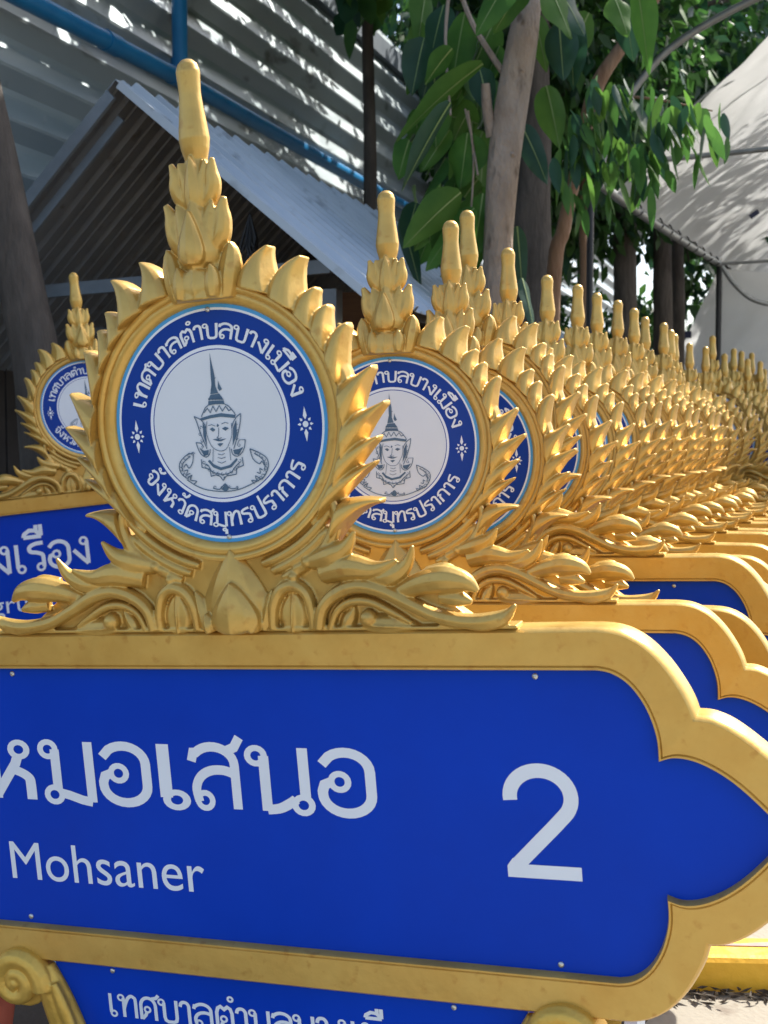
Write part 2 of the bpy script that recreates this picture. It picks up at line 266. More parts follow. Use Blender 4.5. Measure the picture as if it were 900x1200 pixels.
def ribbon(mb, pts, w, y, mp, closed=False, dens=.06):
    P = []
    n = len(pts); segs = n if closed else n - 1
    for i in range(segs):
        a = pts[i]; b = pts[(i + 1) % n]; d = math.hypot(b[0] - a[0], b[1] - a[1]); k = max(1, int(d / dens))
        for j in range(k): P.append((a[0] + (b[0] - a[0]) * j / k, a[1] + (b[1] - a[1]) * j / k))
    if not closed: P.append(pts[-1])
    N = len(P); Lf = []; Rt = []
    for i in range(N):
        if closed: a = P[i - 1]; c = P[(i + 1) % N]
        else: a = P[max(i - 1, 0)]; c = P[min(i + 1, N - 1)]
        b = P[i]
        d1 = Vector((b[0] - a[0], b[1] - a[1])); d2 = Vector((c[0] - b[0], c[1] - b[1]))
        if d1.length < 1e-9: d1 = d2
        if d2.length < 1e-9: d2 = d1
        d1.normalize(); d2.normalize(); t = (d1 + d2)
        t = t.normalized() if t.length > .2 else d1
        nrm = Vector((-t.y, t.x)); sc_ = min(1.5, 1 / max(.4, nrm.dot(Vector((-d1.y, d1.x)))))
        Lf.append((b[0] + nrm.x * w / 2 * sc_, b[1] + nrm.y * w / 2 * sc_)); Rt.append((b[0] - nrm.x * w / 2 * sc_, b[1] - nrm.y * w / 2 * sc_))
    vs = []
    for a, b in zip(Lf, Rt):
        u, v = mp(*a); vs.append((u, y, v)); u, v = mp(*b); vs.append((u, y, v))
    fs = [(2 * i, 2 * i + 1, 2 * i + 3, 2 * i + 2) for i in range(N - 1)]
    if closed: fs.append((2 * N - 2, 2 * N - 1, 1, 0))
    mb.add(vs, fs)
def thai_width(txt, sp=.02): return sum(GLY[c][0] + sp for c in txt if c in GLY)
def thai(mb, txt, mp, y, w=.145, sp=.02):
    x = 0; k = 0
    for i, c in enumerate(txt):
        if c in MARK: strokes = MARK[c]; ox = x - sp - .11
        else: strokes = GLY[c][1]; ox = x
        for s in strokes:
            yy = y - .00012 * (k % 7); k += 1
            if s[0] == 'o':
                ribbon(mb, [(p[0] + ox, p[1]) for p in arc(s[1], s[2], s[3], s[3], 0, 360, 18)[:-1]], w * .62, yy, mp, True)
            else:
                if s[0] == 's': s = spline(s[1:], 5)
                ribbon(mb, [(p[0] + ox, p[1]) for p in s], w, yy, mp)
        if c not in MARK: x += GLY[c][0] + sp
    return x
def font_text(name, txt, mp_, y, material, parent):
    cu = bpy.data.curves.new('t', 'FONT'); cu.body = txt; cu.size = 1
    ob = bpy.data.objects.new('t', cu); COL.objects.link(ob); bpy.context.view_layer.update()
    dg = bpy.context.evaluated_depsgraph_get(); me = bpy.data.meshes.new_from_object(ob.evaluated_get(dg))
    bpy.data.objects.remove(ob); xs = [v.co.x for v in me.vertices]; ys = [v.co.y for v in me.vertices]
    x0, x1 = min(xs), max(xs); y1 = max(ys)
    for v in me.vertices:
        u, w = mp_((v.co.x - x0) / (x1 - x0), v.co.y / y1); v.co = (u, y, w + ZB)
    me.materials.clear(); me.materials.append(material); me.name = name
    o = bpy.data.objects.new(name, me); COL.objects.link(o); o.parent = parent; return o

# ------------------------------------------------------------------ the street sign (local x along the board, z up, front towards -y)
ZB = 1.45                      # height of the roundel centre over the sign's foot
def up(pts): return [(p[0], p[1], p[2] + ZB) for p in pts]
class SB(MB):                  # builder in roundel-centred coordinates
    def build(s, *a, **k):
        s.v = up(s.v); return MB.build(s, *a, **k)
VM = -.668                     # mid height of the name board
O_TOP = [(.616, .316), (.645, .313), (.672, .303), (.697, .285), (.721, .258), (.740, .228), (.753, .202), (.760, .180)]
O_TIP = [(.760, .180), (.780, .178), (.803, .169), (.826, .154), (.850, .134), (.876, .110), (.904, .078), (.930, .046), (.956, 0)]
I_TOP = [(.616, .247), (.634, .243), (.652, .233), (.668, .217), (.683, .192), (.693, .164), (.698, .136), (.698, .106)]
I_TIP = [(.698, .106), (.716, .112), (.735, .112), (.758, .106), (.784, .093), (.808, .076), (.832, .054), (.856, .028), (.876, 0)]
def outline(top, tip):
    q = spline(top, 4)[:-1] + spline(tip, 4)
    right = q + [(x, -z) for x, z in reversed(q[:-1])]
    left = [(-x, z) for x, z in reversed(right)]       # bottom -> top on the left
    strip = [(-.616 + 1.232 * i / 24, top[0][1]) for i in range(1, 24)]
    bot = [(.616 - 1.232 * i / 24, -top[0][1]) for i in range(1, 24)]
    return [(x, z + VM) for x, z in (strip + right + bot + [(-a, b) for a, b in reversed([(x, z) for x, z in right])])]
OUT = outline(O_TOP, O_TIP); INN = outline(I_TOP, I_TIP)

def petal(mb, base, tip, half, depth, y0=0.0, ang=0.0, curl=0.0, back=.008, ridge=.85, n=9, pw=.8, tp=1.0):
    """pointed leaf from base (x,z) to tip; turned by ang about the vertical axis through x=0"""
    secs = []
    bx, bz = base; tx, tz = tip; d = Vector((tx - bx, tz - bz)); nr = Vector((-d.y, d.x)).normalized()
    for i in range(n + 1):
        t = i / n
        w = half * (math.sin(math.pi * min(1, .16 + .84 * t ** tp)) ** pw) + .0015
        dp = depth * (.55 + .45 * math.sin(math.pi * (.1 + .8 * t))) * (1 - .55 * t)
        cx, cz = bx + d.x * t, bz + d.y * t
        co = curl * t * t
        loop = []
        for a, b in ((-1, -back), (-1, .0), (-.62, .62), (-.12, ridge), (0, 1.0), (.12, ridge), (.62, .62), (1, 0.0), (1, -back)):
            yy = y0 - co - (b * dp if b >= 0 and b != -back else -back)
            p = Vector((cx + nr.x * a * w, yy, cz + nr.y * a * w))
            loop.append(p)
        secs.append(loop)
    if ang:
        m = Matrix.Rotation(ang, 3, 'Z'); secs = [[m @ p for p in q] for q in secs]
    mb.loft(secs)
def flame(mb, bu, bl, T, depth, et, bul=.17, con=.20, back=.014):
    bu, bl, T, et = Vector(bu), Vector(bl), Vector(T), Vector(et).normalized()
    ln = (T - (bu + bl) / 2).length
    tw = (bu - bl).normalized() * .0042
    c1 = (bu * .45 + T * .55) + et * bul * ln; c2 = (bl * .45 + T * .55) + et * con * ln
    secs = []
    for i in range(13):
        t = i / 12
        L = bez(bu, c1, T + tw, t); Q = bez(bl, c2, T - tw, t); w = (Q - L)
        d = depth * (1 - .62 * t ** 1.3)
        loop = []
        for a, b in ((0, -1), (0, .2), (.07, .66), (.22, .94), (.44, 1.04), (.60, 1.0), (.68, .90), (.86, .42), (1.0, .05), (1, -1)):
            p = L + w * a; loop.append(Vector((p.x, back if b < 0 else -b * d, p.y)))
        secs.append(loop)
    mb.loft(secs)
def band(mb, pts, rad, y=-.018, ry=1.0, n=8):
    P = spline(pts, 5); r = spline([(q,) for q in rad], 5) if hasattr(rad, '__len__') else [(rad,)] * len(P)
    mb.tube([(p[0], y if len(p) < 3 else p[2], p[1]) for p in P], [q[0] for q in r], n, ry, (0, -1, 0))
def ball(mb, x, z, r, y=-.018, sq=1.0):
    k = 9; prof = [(-r * math.cos(math.pi * i / k), max(1e-4, r * math.sin(math.pi * i / k))) for i in range(k + 1)]
    mb.lathe([(zz, rr) for zz, rr in prof], 14, sq, (x, y, z))
def sx(pts, s): return [(p[0] * s,) + tuple(p[1:]) for p in pts]

SIGN = empty('street_sign')
def make_sign():
    S = SIGN
    # --- gold frame: one moulded loop
    prof = [(0, .026), (0, -.010), (.05, -.020), (.10, -.0235), (.86, -.0215), (.885, -.0195), (.91, -.0225), (.955, -.0225), (.985, -.017), (1, -.004)]
    mb = SB(); n = len(OUT)
    vs = []
    for f, y in prof:
        for (a, b), (c, d) in zip(OUT, INN): vs.append((a + (c - a) * f, y, b + (d - b) * f))
    fs = []
    for i in range(len(prof) - 1):
        for j in range(n):
            k = (j + 1) % n; fs.append((i * n + j, i * n + k, (i + 1) * n + k, (i + 1) * n + j))
    mb.add(vs, fs)
    # back board closing the frame
    mb.sheet(OUT, .0255)
    smooth_angle(mb.build('frame', M['gold'], S), 38)
    # --- blue board
    mb = SB(); INs = [(x * 1.004, (z - VM) * 1.012 + VM) for x, z in INN]
    mb.prism(INs, .012, -.006); panel = mb.build('name_board', M['blue'], S)
    def screw(x, z, y, parent, r=.0052):
        b = SB(); b.lathe([(0, r), (.0012, r), (.0026, r * .8), (.0032, r * .3), (.0032, .0001)], 12)
        b.v = [(q[0] + x, y - q[2], q[1] + z) for q in b.v]
        smooth_angle(b.build('screw', M['steel'], parent), 50)
    for x, z in ((-.485, -.432), (.514, -.432), (-.505, -.903), (.522, -.903)): screw(x, z, -.006, panel)
    # --- lower board between the brackets
    mb = SB(); mb.prism([(-.462, -.984), (.462, -.984), (.39, -1.33), (-.39, -1.33)], .012, -.006); lower = mb.build('lower_board', M['blue'], S)
    screw(.334, -.995, -.006, lower); screw(-.334, -.995, -.006, lower)
    mb = SB()
    tw = thai_width('เทศบาลตำบลบางเมือง'); sc_ = .64 / tw
    thai(mb, 'เทศบาลตำบลบางเมือง', lambda x, y: (-.352 + x * sc_, -1.083 + y * .043), -.0066)
    mb.build('lettering', M['white'], lower, fix=False)
    # --- scroll brackets
    for s in (-1, 1):
        mb = SB()
        spir = []; vc_ = (.532, -1.022)
        for i in range(44):
            t = i / 43; a = R(195 - 640 * t); r = .056 - .050 * t ** .8
            spir.append((s * (vc_[0] + r * math.cos(a)), vc_[1] + r * math.sin(a)))
        stem = [(.360, -1.40), (.390, -1.28), (.418, -1.19), (.441, -1.115), (.460, -1.06), (.474, -1.020), (.482, -.995)]
        band(mb, sx(stem, s), [.030, .033, .036, .037, .034, .028, .022], -.012, .7, 12)
        band(mb, sx([(p_[0] - .022, p_[1]) for p_ in stem[:6]], s), [.013] * 5 + [.008], -.030, .8)
        mb.tube([(p[0], -.024 - .016 * i / 43, p[1]) for i, p in enumerate(spir)], [.023 - .014 * i / 43 for i in range(44)], 10, 1.1, (0, -1, 0))
        ball(mb, s * vc_[0], vc_[1], .011, -.040)
        mb.prism([(s * (vc_[0] + .058 * math.cos(R(a))), vc_[1] + .058 * math.sin(R(a))) for a in range(0, 360, 20)], .012, -.018)
        carve(mb.build('scroll_bracket', M['gold_bright'], S), .0024, 3)
    # --- legs
    for s in (-1, 1):
        mb = SB(); mb.box((s * .30, .004, -1.42), (.02, .018, .13)); mb.build('leg', M['leg'], S)
    # --- roundel
    mb = SB()
    def ringsheet(r0, r1, y, k):
        n = 96; mb.k = k
        vs = [(r * math.cos(2 * math.pi * i / n), y, r * math.sin(2 * math.pi * i / n)) for r in (r0, r1) for i in range(n)]
        mb.add(vs, [(i, (i + 1) % n, n + (i + 1) % n, n + i) for i in range(n)])
    n = 96; mb.k = 0
    mb.add([(.206 * math.cos(2 * math.pi * i / n), y, .206 * math.sin(2 * math.pi * i / n)) for y in (.008, -.010) for i in range(n)], [(i, (i + 1) % n, n + (i + 1) % n, n + i) for i in range(n)])
    for r0, r1, k in ((.1945, .206, 0), (.1905, .1945, 1), (.132, .1905, 2), (.1265, .132, 1), (.1247, .1265, 2)): ringsheet(r0, r1, -.010, k)
    mb.k = 3; mb.add([(0, -.010, 0)] + [(.1247 * math.cos(2 * math.pi * i / n), -.010, .1247 * math.sin(2 * math.pi * i / n)) for i in range(n)], [(0, 1 + i, 1 + (i + 1) % n) for i in range(n)])
    rd = mb.build('roundel', [M['sky_rim'], M['white'], M['navy'], M['disc']], S)
    mb = SB()
    t1 = 'เทศบาลตำบลบางเมือง'; w1 = thai_width(t1); h1 = .0250
    th = lambda x: R(165.5 - (165.5 - 12.5) * x / w1)
    thai(mb, t1, lambda x, y: ((.1435 + y * h1) * math.cos(th(x)), (.1435 + y * h1) * math.sin(th(x))), -.0106, .16)
    t2 = 'จังหวัดสมุทรปราการ'; w2 = thai_width(t2)
    th2 = lambda x: R(-153 + (153 - 26) * x / w2)
    thai(mb, t2, lambda x, y: ((.1735 - y * h1) * math.cos(th2(x)), (.1735 - y * h1) * math.sin(th2(x))), -.0106, .16)
    mb.build('lettering', M['white'], rd, fix=False)
    for c in (-1, 1):
        mb = SB()
        cx, cz = c * .1605, -.011
        for i in range(8):
            a = R(45 * i + 90); ln, wd, st = (.029, .0036, .0075) if i in (0, 4) else (.0145, .0026, .0078)
            d = Vector((math.cos(a), math.sin(a))); q = Vector((-d.y, d.x)); c0 = Vector((cx, cz))
            pl = [c0 + d * st, c0 + d * (st + (ln - st) * .3) + q * wd, c0 + d * ln, c0 + d * (st + (ln - st) * .3) - q * wd]
            mb.sheet([(p.x, p.y) for p in pl], -.0106)
        mb.sheet([(cx + .0052 * math.cos(R(k)), cz + .0052 * math.sin(R(k))) for k in range(0, 360, 24)], -.0106)
        mb.build('star_motif', M['white'], rd, fix=False)
    mb = SB()
    for k, pl in enumerate(EMB_FILL): mb.sheet([(x - .004, z) for x, z in pl], -.0108 - .0001 * (k % 3))
    for k, pl in enumerate(EMB_LINE): ribbon(mb, [(x - .004, z) for x, z in (spline(pl, 3) if len(pl) > 3 and k != 1 and k != 19 else pl)], .0011 if 9 <= k <= 18 else .0016, -.0114 - .0001 * (k % 6), lambda a, b: (a, b), False, .004)
    k = 0
    def curl(x, z, a, r):                                       # small filigree hooks
        nonlocal k
        ribbon(mb, [(x - .004 + r * math.cos(R(a + t)) * (1 - t / 420), z + r * math.sin(R(a + t)) * (1 - t / 420)) for t in range(0, 281, 28)], .0010, -.0121 - .0001 * (k % 6), lambda q, w: (q, w), False, .002); k += 1
    for li, sd in ((21, 1), (26, -1)):
        for q, (x, z) in enumerate(spline(EMB_LINE[li], 2)[1:]): curl(x + sd * .0045, z - .001, 40 * q, .0042)
    for q in range(11):
        a = R(200 + 14 * q); curl(.004 + .037 * math.cos(a), -.052 + .033 * math.sin(a), 20 * q, .0035)
    for q in range(5): curl(-.008 + .006 * q, .0425, 90, .0022); curl(-.002 + .002 * q, .058 + .005 * q, 30 * q, .0022)
    for sd, cx_ in ((-1, -.029), (1, .037)):
        for q in range(5): curl(cx_ + sd * .003 * (q % 2), -.004 - .011 * q, 60 * q, .0034)
    for q in range(4): curl(-.014 + .014 * q, -.106 - .002 * (q % 2), 90 * q, .003)
    mb.build('emblem', M['ink'], rd, fix=False)
    screw(0, .1915, -.010, rd, .0045); screw(0, -.1915, -.010, rd, .0045)
    # --- ring moulding
    prof = [(.2005, .012), (.2005, -.010), (.203, -.0155), (.209, -.0195), (.217, -.0205), (.2205, -.0185), (.2225, -.0225), (.227, -.0245), (.2315, -.0225), (.2335, -.014), (.2335, .012)]
    n = 96; secs = [[(r * math.cos(2 * math.pi * i / n), y, r * math.sin(2 * math.pi * i / n)) for r, y in prof] for i in range(n)]
    mb = SB(); k = len(prof); mb.add([p for q in secs for p in q], [(i * k + j, i * k + (j + 1) % k, ((i + 1) % n) * k + (j + 1) % k, ((i + 1) % n) * k + j) for i in range(n) for j in range(k)])
    smooth_angle(mb.build('ring_moulding', M['gold'], S), 50)
    # --- flames
    tips = [(.121, .283), (.180, .259), (.200, .206), (.219, .176), (.250, .143), (.287, .072), (.303, .014), (.286, -.041), (.276, -.081), (.282, -.144)]
    ang = [73.5, 59, 46.5, 36.3, 25, 10.7, -3.2, -15, -26.5, -41]
    dep = [.040, .042, .036, .036, .040, .044, .044, .042, .040, .040]
    for s in (-1, 1):
        mb = SB()
        for i, T in enumerate(tips):
            if i < 9:
                a0, a1 = ang[i] + 1.5, ang[i + 1] - (9 if i > 4 else 5)
                ru = .233; rl = .244 if i < 2 else .240 if i < 5 else .247
                bu = (ru * math.cos(R(a0)), ru * math.sin(R(a0))); bl = (rl * math.cos(R(a1)), rl * math.sin(R(a1)))
                m = R((a0 + a1) / 2); et = Vector((-math.sin(m), math.cos(m)))
                if i == 0: bu = (.060, .222)
                flame(mb, (bu[0] * s, bu[1]), (bl[0] * s, bl[1]), (T[0] * s, T[1]), dep[i], (et.x * s, et.y), .34 if i < 2 else .28 if i < 5 else .03, .20 if i < 5 else .20)
            else:
                flame(mb, (.214 * s, -.138), (.186 * s, -.225), (T[0] * s, T[1]), .040, (-.1 * s, 1), .10, .34)
        # web of carving tying the flames together along the ring
        arcp = [(s * .228 * math.cos(R(a)), .228 * math.sin(R(a))) for a in range(72, -48, -6)]
        band(mb, arcp, .010, 0, 1.2, 6)
        mb.loft([[Vector((s * r * math.cos(R(a)), y, r * math.sin(R(a)))) for r, y in ((.222, .014), (.222, -.014), (.236, -.020), (.248, -.018), (.254, -.004), (.254, .014))] for a in range(68, -49, -4)])
        carve(mb.build('flame_border', M['gold'], S), .0021, 2)
    # --- spire
    mb = SB()
    mb.lathe([(.205, .062), (.232, .058), (.246, .052), (.256, .044), (.275, .044), (.30, .043), (.33, .037), (.350, .030), (.362, .026), (.372, .027), (.390, .031), (.405, .030), (.420, .025), (.428, .022), (.436, .0195),
              (.455, .0245), (.472, .0268), (.49, .0250), (.52, .0212), (.545, .0190), (.566, .0200), (.580, .0210), (.592, .0172), (.599, .010), (.602, .0005)], 24, .85)
    petal(mb, (0, .256), (0, .380), .038, .038, -.022, 0, -.004, .02, .92, 14, .9, .62)
    petal(mb, (0, .262), (0, .350), .022, .016, -.052, 0, -.008, .02, .9, 12, .9, .62)
    petal(mb, (0, .205), (0, .258), .034, .020, -.038, 0, .002, pw=.45)
    for s in (-1, 1):
        band(mb, sx([(.020, .284, -.012), (.038, .305, -.014), (.046, .330, -.014), (.048, .350, -.016), (.055, .369, -.020)], s), [.015, .018, .016, .012, .005], n=10)
        petal(mb, (0, .280), (0, .366), .022, .022, -.030, R(56) * s, .006, .01, .9, 12, .9, .7)
        petal(mb, (s * .046, .208), (s * .060, .296), .020, .028, -.018, 0, 0, pw=.6)
        petal(mb, (s * .030, .208), (s * .030, .262), .012, .018, -.042, 0, 0, pw=.6)
        band(mb, sx([(.012, .362, -.008), (.026, .374, -.010), (.034, .393, -.012), (.034, .413, -.014), (.039, .434, -.018)], s), [.012, .015, .014, .011, .004], n=10)
        petal(mb, (0, .358), (0, .434), .014, .012, -.022, R(54) * s, .008, .01, .9, 12, .9, .7)
        petal(mb, (0, .358), (0, .432), .018, .012, -.016, R(135) * s, .006, pw=.5)
    petal(mb, (0, .352), (0, .442), .017, .018, -.020, 0, .002, .01, .9, 12, .85, .7)
    carve(mb.build('spire', M['gold'], S), .0018, 2)
    # --- lotus bud at the foot of the ring
    mb = SB()
    petal(mb, (.004, -.352), (.004, -.212), .063, .036, -.014, 0, 0, .02, .93, 16, .8, .66)
    petal(mb, (.010, -.352), (.010, -.266), .043, .026, -.040, 0, 0, .03, .93, 14, .8, .62)
    for s in (-1, 1):
        petal(mb, (s * .055, -.352), (s * .074, -.282), .016, .022, -.012, 0, 0, .02)
        petal(mb, (s * .040, -.352), (s * .046, -.318), .011, .020, -.034, 0, 0, .03)
    carve(mb.build('lotus_bud', M['gold'], S), .0020, 2)
    # --- scroll ornament either side
    for s in (-1, 1):
        mb = SB()
        plate = [(.02, -.353), (.42, -.353), (.42, -.338), (.385, -.312), (.36, -.294), (.312, -.284), (.290, -.276), (.262, -.268), (.235, -.256), (.215, -.236), (.192, -.225), (.182, -.18), (.165, -.16), (.12, -.20), (.06, -.225), (.02, -.225)]
        mb.prism(sx(plate, s), .016, -.010)
        # bands sweeping under the ring
        for r, a0, a1, rr in ((.2465, -37, -76, .0085), (.2635, -44, -73, .0085), (.281, -47, -70, .009)):
            P = [(s * r * math.cos(R(a0 + (a1 - a0) * i / 8)), r * math.sin(R(a0 + (a1 - a0) * i / 8))) for i in range(9)]
            band(mb, P, [rr * .6] + [rr] * 7 + [rr * .7], -.014, 1.1)
        for q in ((.215, -.118), (.145, -.238), (.118, -.262)): ball(mb, s * q[0], q[1], .009, -.020)
        band(mb, sx([(.195, -.13), (.205, -.165), (.19, -.205), (.16, -.232), (.12, -.25)], s), [.006, .010, .012, .010, .006], -.018)
        # inverted U with a faceted gem
        band(mb, sx([(.072, -.350), (.076, -.312), (.092, -.284), (.116, -.276), (.137, -.289), (.146, -.318), (.147, -.350)], s), [.008, .010, .011, .011, .010, .009, .008], -.018, 1.3)
        petal(mb, (s * .110, -.356), (s * .112, -.286), .028, .022, -.012, 0, 0, .02, .6)
        # main S stem
        band(mb, sx([(.158, -.350), (.167, -.316), (.192, -.292), (.232, -.279), (.275, -.287), (.320, -.309), (.368, -.331), (.42, -.340), (.462, -.336), (.492, -.320)], s), [.010, .011, .012, .013, .013, .012, .012, .013, .012, .003], -.022, 1.2)
        band(mb, sx([(.176, -.352), (.190, -.322), (.216, -.306), (.250, -.306), (.285, -.322), (.320, -.342)], s), [.006, .007, .008, .008, .007, .004], -.018, 1.2)
        petal(mb, (s * .200, -.352), (s * .222, -.314), .012, .016, -.012, 0, 0, .02)
        petal(mb, (s * .236, -.344), (s * .338, -.350), .018, .022, -.012, 0, 0, .02)
        ball(mb, s * .246, -.333, .015, -.020)
        # tail tip and beaked leaves
        band(mb, sx([(.395, -.337, -.02), (.440, -.343, -.022), (.476, -.335, -.024), (.498, -.313, -.03)], s), [.012, .014, .011, .003])
        band(mb, sx([(.300, -.292, -.016), (.345, -.277, -.022), (.385, -.270, -.030), (.420, -.275, -.034), (.441, -.290, -.036)], s), [.012, .020, .023, .016, .004], n=10)
        band(mb, sx([(.350, -.262, -.012), (.385, -.258, -.018), (.408, -.262, -.022)], s), [.010, .013, .004])
        band(mb, sx([(.375, -.300, -.018), (.405, -.302, -.026), (.428, -.308, -.030)], s), [.014, .014, .004])
        band(mb, sx([(.245, -.268, -.014), (.288, -.264, -.020), (.322, -.246, -.026), (.338, -.215, -.034)], s), [.014, .018, .012, .003])
        band(mb, sx([(.170, -.258, -.014), (.220, -.247, -.022), (.268, -.252, -.026), (.308, -.237, -.034)], s), [.018, .022, .014, .003], n=10)
        band(mb, sx([(.150, -.238, -.012), (.188, -.228, -.020), (.220, -.214, -.026), (.240, -.188, -.034)], s), [.014, .020, .014, .003], n=10)
        mb.prism(sx([(.06, -.353), (.495, -.353), (.495, -.347), (.06, -.347)], s), .016, -.024)
        carve(mb.build('scroll_ornament', M['gold'], S), .0019, 1)
make_sign()
# ------------------------------------------------------------------ placing the signs
def pose(o, tip, yaw, roll=0, lean=0):
    """o's spire tip at the world point tip; yaw turns the board about the vertical, roll tilts it in its own plane, lean tips it back (+)"""
    m = Matrix.Rotation(yaw, 3, 'Z') @ Matrix.Rotation(lean, 3, 'X').transposed() @ Matrix.Rotation(roll, 3, 'Y').transposed()
    loc = Vector(tip) - m @ Vector((0, 0, ZB + .574)); short_spire(o)
    o.matrix_world = Matrix.Translation(loc) @ m.to_4x4()
def short_spire(sign):
    for c in sign.children:
        if c.name.startswith('spire'): c.scale.z = .93; c.location.z = .07 * (ZB + .205)
def add_text(sign, kind):
    board = [c for c in sign.children if c.name.startswith('name_board')][0]
    mb = SB()
    if kind == 1:
        # each letter at its own place along the board
        for c, u0, u1 in (('ห', -.589, -.460), ('ม', -.446, -.327), ('อ', -.318, -.207), ('เ', -.190, -.129), ('ส', -.129, -.018), ('น', -.013, .115), ('อ', .121, .228)):
            wd = {'ห': (-.03, .835), 'ม': (-.03, .85), 'อ': (.015, .855), 'เ': (.05, .41), 'ส': (-.01, .93), 'น': (-.03, .935)}[c]
            k = (u1 - u0) / (wd[1] - wd[0])
            thai(mb, c, lambda x, y: (u0 + (x - wd[0]) * k, -.672 + y * .1135), -.0066, .15)
        mb.build('lettering', M['white'], board, fix=False)
        font_text('lettering', 'Mohsaner', lambda x, y: (-.537 + x * .420, -.829 + y * .072), -.0068, M['white'], board)
        nb = SB(); m2 = lambda x, y: (.444 + x * .190, -.762 + y * .190)
        ribbon(nb, arc(.335, .706, .262, .230, 188, -43, 26) + [(.43, .447), (.33, .347), (.20, .215), (.075, .088)], .124, -.0066, m2)
        nb.sheet([m2(.008, 0), m2(.645, 0), m2(.645, .118), m2(.12, .118), m2(.06, .17), m2(.008, .10)], -.0068)
        nb.build('number', M['white'], board, fix=False)
    else:
        t = 'รุ่งเรือง'; x1 = -.065; k = .118; w = thai_width(t)
        thai(mb, t, lambda x, y: (x1 - (w - .14 - x) * k, -.667 + y * .118), -.0066, .142)
        mb.build('lettering', M['white'], board, fix=False)
        font_text('lettering', 'Rungrueang', lambda x, y: (-.665 + x * .54, -.830 + y * .075), -.0068, M['white'], board)
ROWG = 'gold crested street signs standing in the long row'
# the nearest sign: solved from the photograph (board axes in camera space)
pc = Vector((-.27484767, -.14918169, 2.09299473))
uc = Vector((.93013193, -.04371108, -.36461478)); vc = Vector((-.08336375, -.99210188, -.09372479))
c2w = lambda p: _r * p.x - _u * p.y + _f * p.z
U = c2w(uc).normalized(); V = c2w(vc); V = (V - U * V.dot(U)).normalized(); Nn = V.cross(U)   # local y = into the board
rot1 = Matrix((U, Nn, V)).transposed()
if rot1.determinant() < 0: rot1 = Matrix((U, -Nn, V)).transposed()
cen = Vector((0, 0, CAM_H)) + c2w(pc)
SIGN.matrix_world = Matrix.Translation(cen - rot1 @ Vector((0, 0, ZB))) @ rot1.to_4x4()
def nth(k): return ['second', 'third', 'fourth', 'fifth', 'sixth', 'seventh', 'eighth', 'ninth', 'tenth', 'eleventh', 'twelfth', 'thirteenth', 'fourteenth', 'fifteenth', 'sixteenth'][k]
# spire tip (px, py), depth, yaw, roll (+ = leaning left), lean back
ROW = [(452, 223, 2.82, -16, 2.0, .5), (528, 258, 3.04, -19, 1.0, .5), (547, 246, 3.34, -21, 2.5, 0), (595, 290, 3.56, -21, 1.6, 0), (641, 322, 4.15, -21, 1.2, 1),
       (677, 333, 4.52, -21, .3, 0), (699.5, 343, 4.86, -21, .8, 0), (724, 351.5, 5.12, -22, 0, 0), (743, 361, 5.42, -21, .8, 0), (756, 371, 5.76, -20, .5, 1),
       (778, 378, 6.06, -21, 0, 0), (786, 386, 6.40, -22, .5, 0), (790.5, 391, 6.68, -21, 0, 0), (808, 401.5, 7.25, -21, 1, 0), (827, 406, 7.55, -21, 0, 0),
       (835, 393, 7.85, -23, 0, 0), (849, 414, 8.1, -21, 0, 0), (856, 424, 8.7, -21, 0, 0), (860, 408, 8.5, -24, 0, 0), (869, 411, 8.75, -22, 0, 0), (876, 420, 8.55, -21, 1, 0),
       (881, 413, 9.0, -23, 0, 0), (891, 423, 8.9, -21, 0, 0), (896, 432, 9.7, -21, 0, 0), (908, 430, 9.5, -21, 0, 0), (917, 437, 10.1, -21, 0, 0)]
rr = random.Random(3)
for i, (px, py, Y, yaw, roll, lean) in enumerate(ROW):
    s = copy_tree(SIGN)
    pose(s, at(px, py, Y), R(yaw + rr.uniform(-.6, .6)), R(roll), R(lean))
    if i < 4:
        lab = ['gold crested blue street sign directly behind the nearest sign, half its white roundel showing', 'third gold crested sign from the front, its low spire left of a taller one',
               'fourth gold crested sign from the front, its tall spire leaning left', 'fifth gold crested street sign from the front, spire in front of the pale tree trunk'][i]
    elif i < 15: lab = 'gold crested street sign, %s in the row counted from the nearest one' % nth(i)
    elif i in (15, 18, 19, 21): lab = 'gold crested street sign near the far end of the row, standing taller than its neighbours'
    else: lab = 'gold crested street sign packed close at the far end of the row'
    tag(s, lab, 'sign', ROWG)
s = copy_tree(SIGN); pose(s, at(85.5, 319, 5.3), R(24), R(5.5), R(0)); add_text(s, 2)
tag(s, 'gold crested sign lettered Rungrueang, set apart at left by the dark trunk', 'sign', 'gold crested street signs set apart from the row')
s = copy_tree(SIGN); pose(s, at(144, 347, 6.0), R(20), R(5), R(0))
tag(s, 'gold crested sign almost hidden behind the nearest one, only a thin spire tip showing', 'sign', 'gold crested street signs set apart from the row')
add_text(SIGN, 1)
tag(SIGN, 'nearest gold crested blue street sign, lettered Mohsaner with a large number 2', 'sign', ROWG)

# ------------------------------------------------------------------ ground
mb = MB(); mb.add([(-400, -400, 0), (400, -400, 0), (400, 900, 0), (-400, 900, 0)], [(0, 1, 2, 3)]); tag(mb.build('ground', M['soil'], fix=False), kind='structure')
mb = MB(); mb.add([(x, y, .004) for x, y in ((-2.2, -14), (14, -14), (16, 9), (3.6, 8.4), (.6, 2.9), (-2.2, 1.6))], [(0, 1, 2, 3, 4, 5)]); tag(mb.build('concrete_pavement', M['concrete'], fix=False), kind='structure')
AZ = R(19); D = Vector((math.sin(AZ), math.cos(AZ), 0)); N = Vector((math.cos(AZ), -math.sin(AZ), 0))   # along the wall / out of the wall
Zu = Vector((0, 0, 1))
